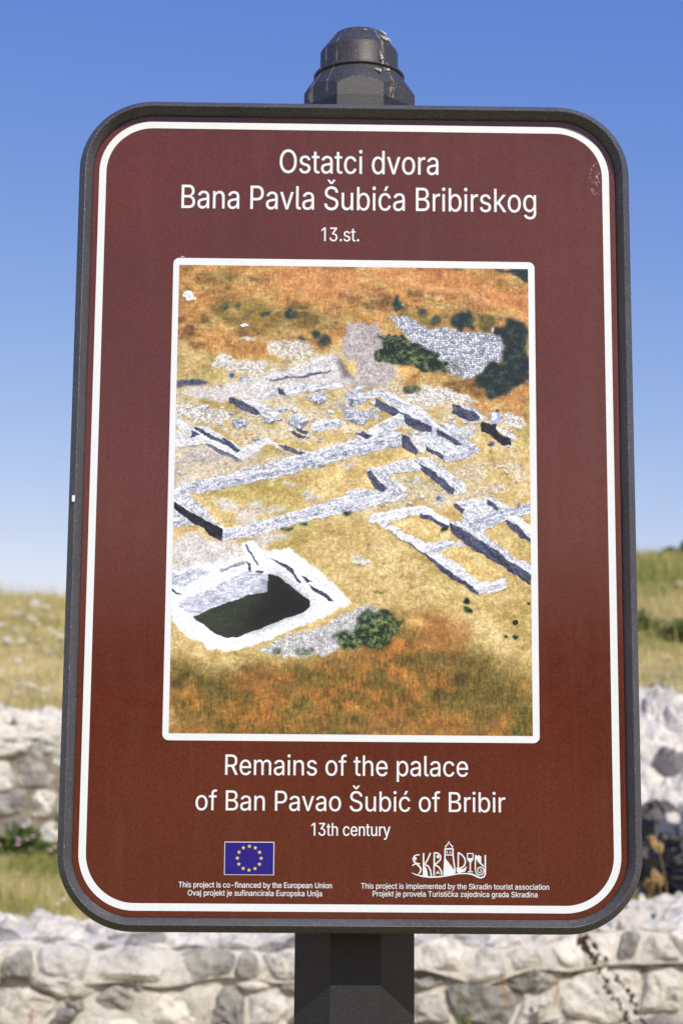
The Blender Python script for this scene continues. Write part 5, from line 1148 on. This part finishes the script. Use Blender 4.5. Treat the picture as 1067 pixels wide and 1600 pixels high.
# withered weed leaning in front of the low wall: two stems strung with dark seed pods
WD = empty('withered_weed', at_depth(1010, 1640, 5.7)); tag(WD, 'withered brown weed with two leaning stems of dark seed pods before the low wall', 'weed')
def pod_stem(pts, n, seed, rad=.003):
    g = random.Random(seed); P3 = [at_depth(px, py, 5.72+.02*i) for i, (px, py) in enumerate(pts)]; V = []; F = []
    for i, p in enumerate(P3):
        for q in range(5): V.append(p-WD.location+Vector((math.cos(q*1.257)*rad*.55, math.sin(q*1.257)*rad*.55, 0)))
    for i in range(len(P3)-1): F += [(5*i+q, 5*i+(q+1) % 5, 5*i+5+(q+1) % 5, 5*i+5+q) for q in range(5)]
    mesh('stem', V, F, M['pod'], WD)
    for k in range(n):
        t = (k+.3+g.uniform(-.35, .35))/n*(len(P3)-1); i = min(int(t), len(P3)-2); c_ = P3[i].lerp(P3[i+1], t-i); rr = g.uniform(.004, .0095)
        c_ = c_+Vector((g.uniform(-.010, .010), g.uniform(-.006, .006), g.uniform(-.006, .006)))
        V = [Vector((math.cos(a)*rr*w_*g.uniform(.8, 1.2), math.sin(a)*rr*w_, z_*rr)) for w_, z_ in ((.5, -.9), (1, -.2), (.8, .6)) for a in [q*1.047 for q in range(6)]]+[Vector((0, 0, rr*1.2))]
        F = [(j*6+q, j*6+(q+1) % 6, j*6+6+(q+1) % 6, j*6+6+q) for j in (0, 1) for q in range(6)]+[(12+q, 12+(q+1) % 6, 18) for q in range(6)]
        o = mesh('seed_pod', V, F, M['pod'], None, smooth=True); o.parent = WD; o.location = c_-WD.location; o.rotation_euler = (g.uniform(-1, 1), g.uniform(-1, 1), 0)
M['pod'] = NT('withered_brown').out((.075, .045, .026), .85)
pod_stem([(903, 1452), (914, 1478), (927, 1497), (941, 1528), (955, 1550), (971, 1575), (986, 1602), (1000, 1640)], 30, 1)
pod_stem([(918, 1462), (935, 1485), (952, 1512), (968, 1535), (985, 1560), (996, 1583), (1010, 1602), (1024, 1640)], 24, 2)
pod_stem([(905, 1468), (914, 1482), (922, 1490)], 16, 3, .004)
# thin green and rusty stalks on the front of the low wall
def thin_stalk(px, py0, py1, col, label, dx=3):
    a, b = at_depth(px, py0, 5.86), at_depth(px+dx, py1, 5.84); r_ = empty('weed_stalk', a); tag(r_, label, 'weed', 'thin weeds before the low wall')
    V = []; F = []
    for i, p in enumerate((a, a.lerp(b, .5)+Vector((.006, 0, 0)), b)):
        for q in range(3): V.append(p-a+Vector((math.cos(q*2.1)*.003*(1-.3*i), math.sin(q*2.1)*.003, 0)))
    F = [(3*i+q, 3*i+(q+1) % 3, 3*i+3+(q+1) % 3, 3*i+3+q) for i in (0, 1) for q in range(3)]
    mesh('stem', V, F, col, r_)
    V = []; F = []; g = random.Random(int(px))
    for k in range(16):
        t = .2+.8*k/16; c_ = (b-a)*t; s = g.choice((-1, 1)); e = Vector((s*g.uniform(.004, .013), -.004, g.uniform(.006, .016))); q = len(V); V += [c_, c_+e*.5+Vector((0, 0, .003)), c_+e, c_+e*.5-Vector((0, 0, .002))]; F.append((q, q+1, q+2, q+3))
    mesh('leaves', V, F, col, r_)
gl_ = NT('fresh_weed_green').out((.16, .19, .05), .7); ru = NT('rusty_weed').out((.34, .19, .08), .8)
thin_stalk(714, 1612, 1530, gl_, 'thin green weed before the low wall, right of the post', 5); thin_stalk(731, 1612, 1545, gl_, 'thin green weed beside its slightly taller neighbour right of the post', 2)
thin_stalk(790, 1575, 1532, ru, 'short rusty orange weed on the low wall between post and withered weed', -4); thin_stalk(866, 1570, 1530, ru, 'rusty weed stalk on the low wall left of the withered weed', 4); thin_stalk(44, 1612, 1578, ru, 'small yellowish weed at the bottom left on the low wall', 6)

# ------------------------------------------------------------------ snails and bits on the sign
from mathutils.bvhtree import BVHTree
dg = bpy.context.evaluated_depsgraph_get()
bv, bf = [], []
for o in SIGN.children:
    if o.name.split('.')[0] in ('post', 'post_head', 'ring', 'cap', 'frame', 'panel'):
        b = len(bv); bv += [v.co+SIGN.location for v in o.data.vertices]; bf += [tuple(b+i for i in p.vertices) for p in o.data.polygons]
tree = BVHTree.FromPolygons(bv, bf)
def hit(px, py):
    h = tree.ray_cast(CAM, ray(px, py).normalized())
    if h[0] is None: return None
    n = h[1]; n = n if n.dot(ray(px, py)) < 0 else -n
    return h[0], n
def mat_shell():
    t = NT('snail_shell'); w = t.n('TexWave', i_Scale=260, i_Distortion=3); t.l(t.coord(), w.inputs[0])
    return t.out(t.ramp(w.outputs['Fac'], [(.35, (.42, .30, .24)), (.6, (.74, .69, .62))]), .5)
M['shell'] = mat_shell()
def snail(px, py, L, ang, label, flatr=.42):
    """pointed spiral shell L metres long lying on the sign; ang: direction of its tip in the picture, degrees"""
    h = hit(px, py)
    if h is None: return
    p, n = h; t1 = (rt*math.cos(R(ang))+up*math.sin(R(ang))); t1 = (t1-n*t1.dot(n)).normalized(); t2 = n.cross(t1)
    V = []; F = []; NS, NR = 44, 8
    for i in range(NS):
        s = i/(NS-1); a = s*4.2*2*math.pi; rad = L*flatr*(1-s)**1.1*.5; tube = max(rad*.95, L*.015)
        c_ = t1*(L*(s**.75-.35))+ (t2*math.cos(a)+n*math.sin(a))*rad*.62 + n*(L*flatr*.42)
        for j in range(NR):
            b = 2*math.pi*j/NR; e = (t2*math.cos(a)+n*math.sin(a)); V.append(c_+e*math.cos(b)*tube*.62+t1*math.sin(b)*tube*.75)
    F = [(i*NR+j, i*NR+(j+1) % NR, (i+1)*NR+(j+1) % NR, (i+1)*NR+j) for i in range(NS-1) for j in range(NR)]+[tuple(reversed(range(NR))), tuple((NS-1)*NR+j for j in range(NR))]
    o = mesh('snail', V, F, M['shell'], None, smooth=True)
    o.location = p; tag(o, label, 'snail', 'small pale snails on the post cap and frame')
SN = [(597, 53, .0078, 140, 'topmost pale snail at the upper right of the post cap'), (598.5, 62, .0095, 125, 'elongated white snail just below the topmost one on the cap'), (606.5, 65, .0065, 20, 'snail jutting out over the right edge of the cap'),
      (594, 89, .0085, 100, 'snail standing on the right side of the neck above the ring'), (589.5, 111, .0085, 150, 'curled snail just under the ring, left of the twig'), (605.5, 111, .0075, 60, 'snail under the ring at the top of the twig'),
      (597, 98, .005, 80, 'small brown snail squeezed against the ring'), (307, 158.5, .005, 10, 'tiny snail on the top edge of the frame near its left corner'), (571, 47.5, .004, 0, 'tiny snail on the very top of the cap')]
for s_ in SN: snail(s_[0], s_[1], s_[2]*1.2, *s_[3:])
# dried twig hanging under the ring
def strip(name, pts, rad, mat, label, cat):
    H = [hit(*p) for p in pts]; H = [h for h in H if h]
    o0_ = H[0][0]; V = []; F = []
    for i, (p, n) in enumerate(H):
        r_ = rad*(1-.5*i/len(H))
        for q in range(5):
            a = q*1.257; V.append(p-o0_+n*(rad*1.2+math.sin(a)*r_)+rt*math.cos(a)*r_)
    for i in range(len(H)-1): F += [(5*i+q, 5*i+(q+1) % 5, 5*i+5+(q+1) % 5, 5*i+5+q) for q in range(5)]
    F += [(4, 3, 2, 1, 0), tuple(5*(len(H)-1)+q for q in range(5))]
    o = mesh(name, V, F, mat, None, smooth=True); o.location = o0_; tag(o, label, cat)
    return o
tw = NT('dead_twig'); M['twig'] = tw.out(tw.ramp(tw.noise(500), [(.4, (.03, .02, .02)), (.6, (.30, .22, .18))]), .8)
strip('dried_twig', [(606, 116), (609, 122), (612, 128), (613, 134), (612.5, 141), (610, 150)], .0011, M['twig'], 'thin dried twig hanging down the post head below a snail', 'twig')
strip('dried_twig', [(619, 130), (617.5, 135), (614.5, 141), (612.8, 145)], .0007, M['twig'], 'short forked twig tip to the right of the hanging twig', 'twig')
chip = hit(116, 779)
V = [(x, y, z) for z in (-.0033, .0033) for x, y in ((-.0014, -.0008), (.0016, -.0008), (.0014, .0006), (-.0016, .0006))]
o = mesh('paint_chip', V, [(0, 1, 2, 3), (7, 6, 5, 4), (0, 4, 5, 1), (1, 5, 6, 2), (2, 6, 7, 3), (3, 7, 4, 0)], M['white']); o.location = chip[0]+chip[1]*.0006; tag(o, 'small white chip stuck on the left side of the sign frame', 'chip')
h = hit(285, 402); bm = bmesh.new()
V, F = [], []
for k, (dx_, dz_, r_) in enumerate(((-.0012, 0, .0007), (.0002, .0003, .0009), (.0018, .0002, .0006))):
    b = len(V)
    for j in range(5):
        for i in range(6):
            th = math.pi*(j+.5)/5; V.append((dx_+r_*1.3*math.sin(th)*math.cos(i*1.047), -.0006+r_*.6*math.cos(th), dz_+r_*math.sin(th)*math.sin(i*1.047)))
    F += [(b+j*6+i, b+j*6+(i+1) % 6, b+j*6+6+(i+1) % 6, b+j*6+6+i) for j in range(4) for i in range(6)]
for sx_ in (-1, 1):
    for t_ in (-.001, .0004, .0016):
        b = len(V); V += [(t_, -.0006, 0), (t_+.0002, -.0006, 0), (t_+.0014*sx_, -.0003, .0022), (t_-.0016*sx_, -.0003, -.002)]; F += [(b, b+1, b+2), (b, b+1, b+3)]
o = mesh('insect', V, F, M['shell'], smooth=True); o.location = h[0]; tag(o, 'tiny pale insect on the upper left corner of the picture border', 'insect')
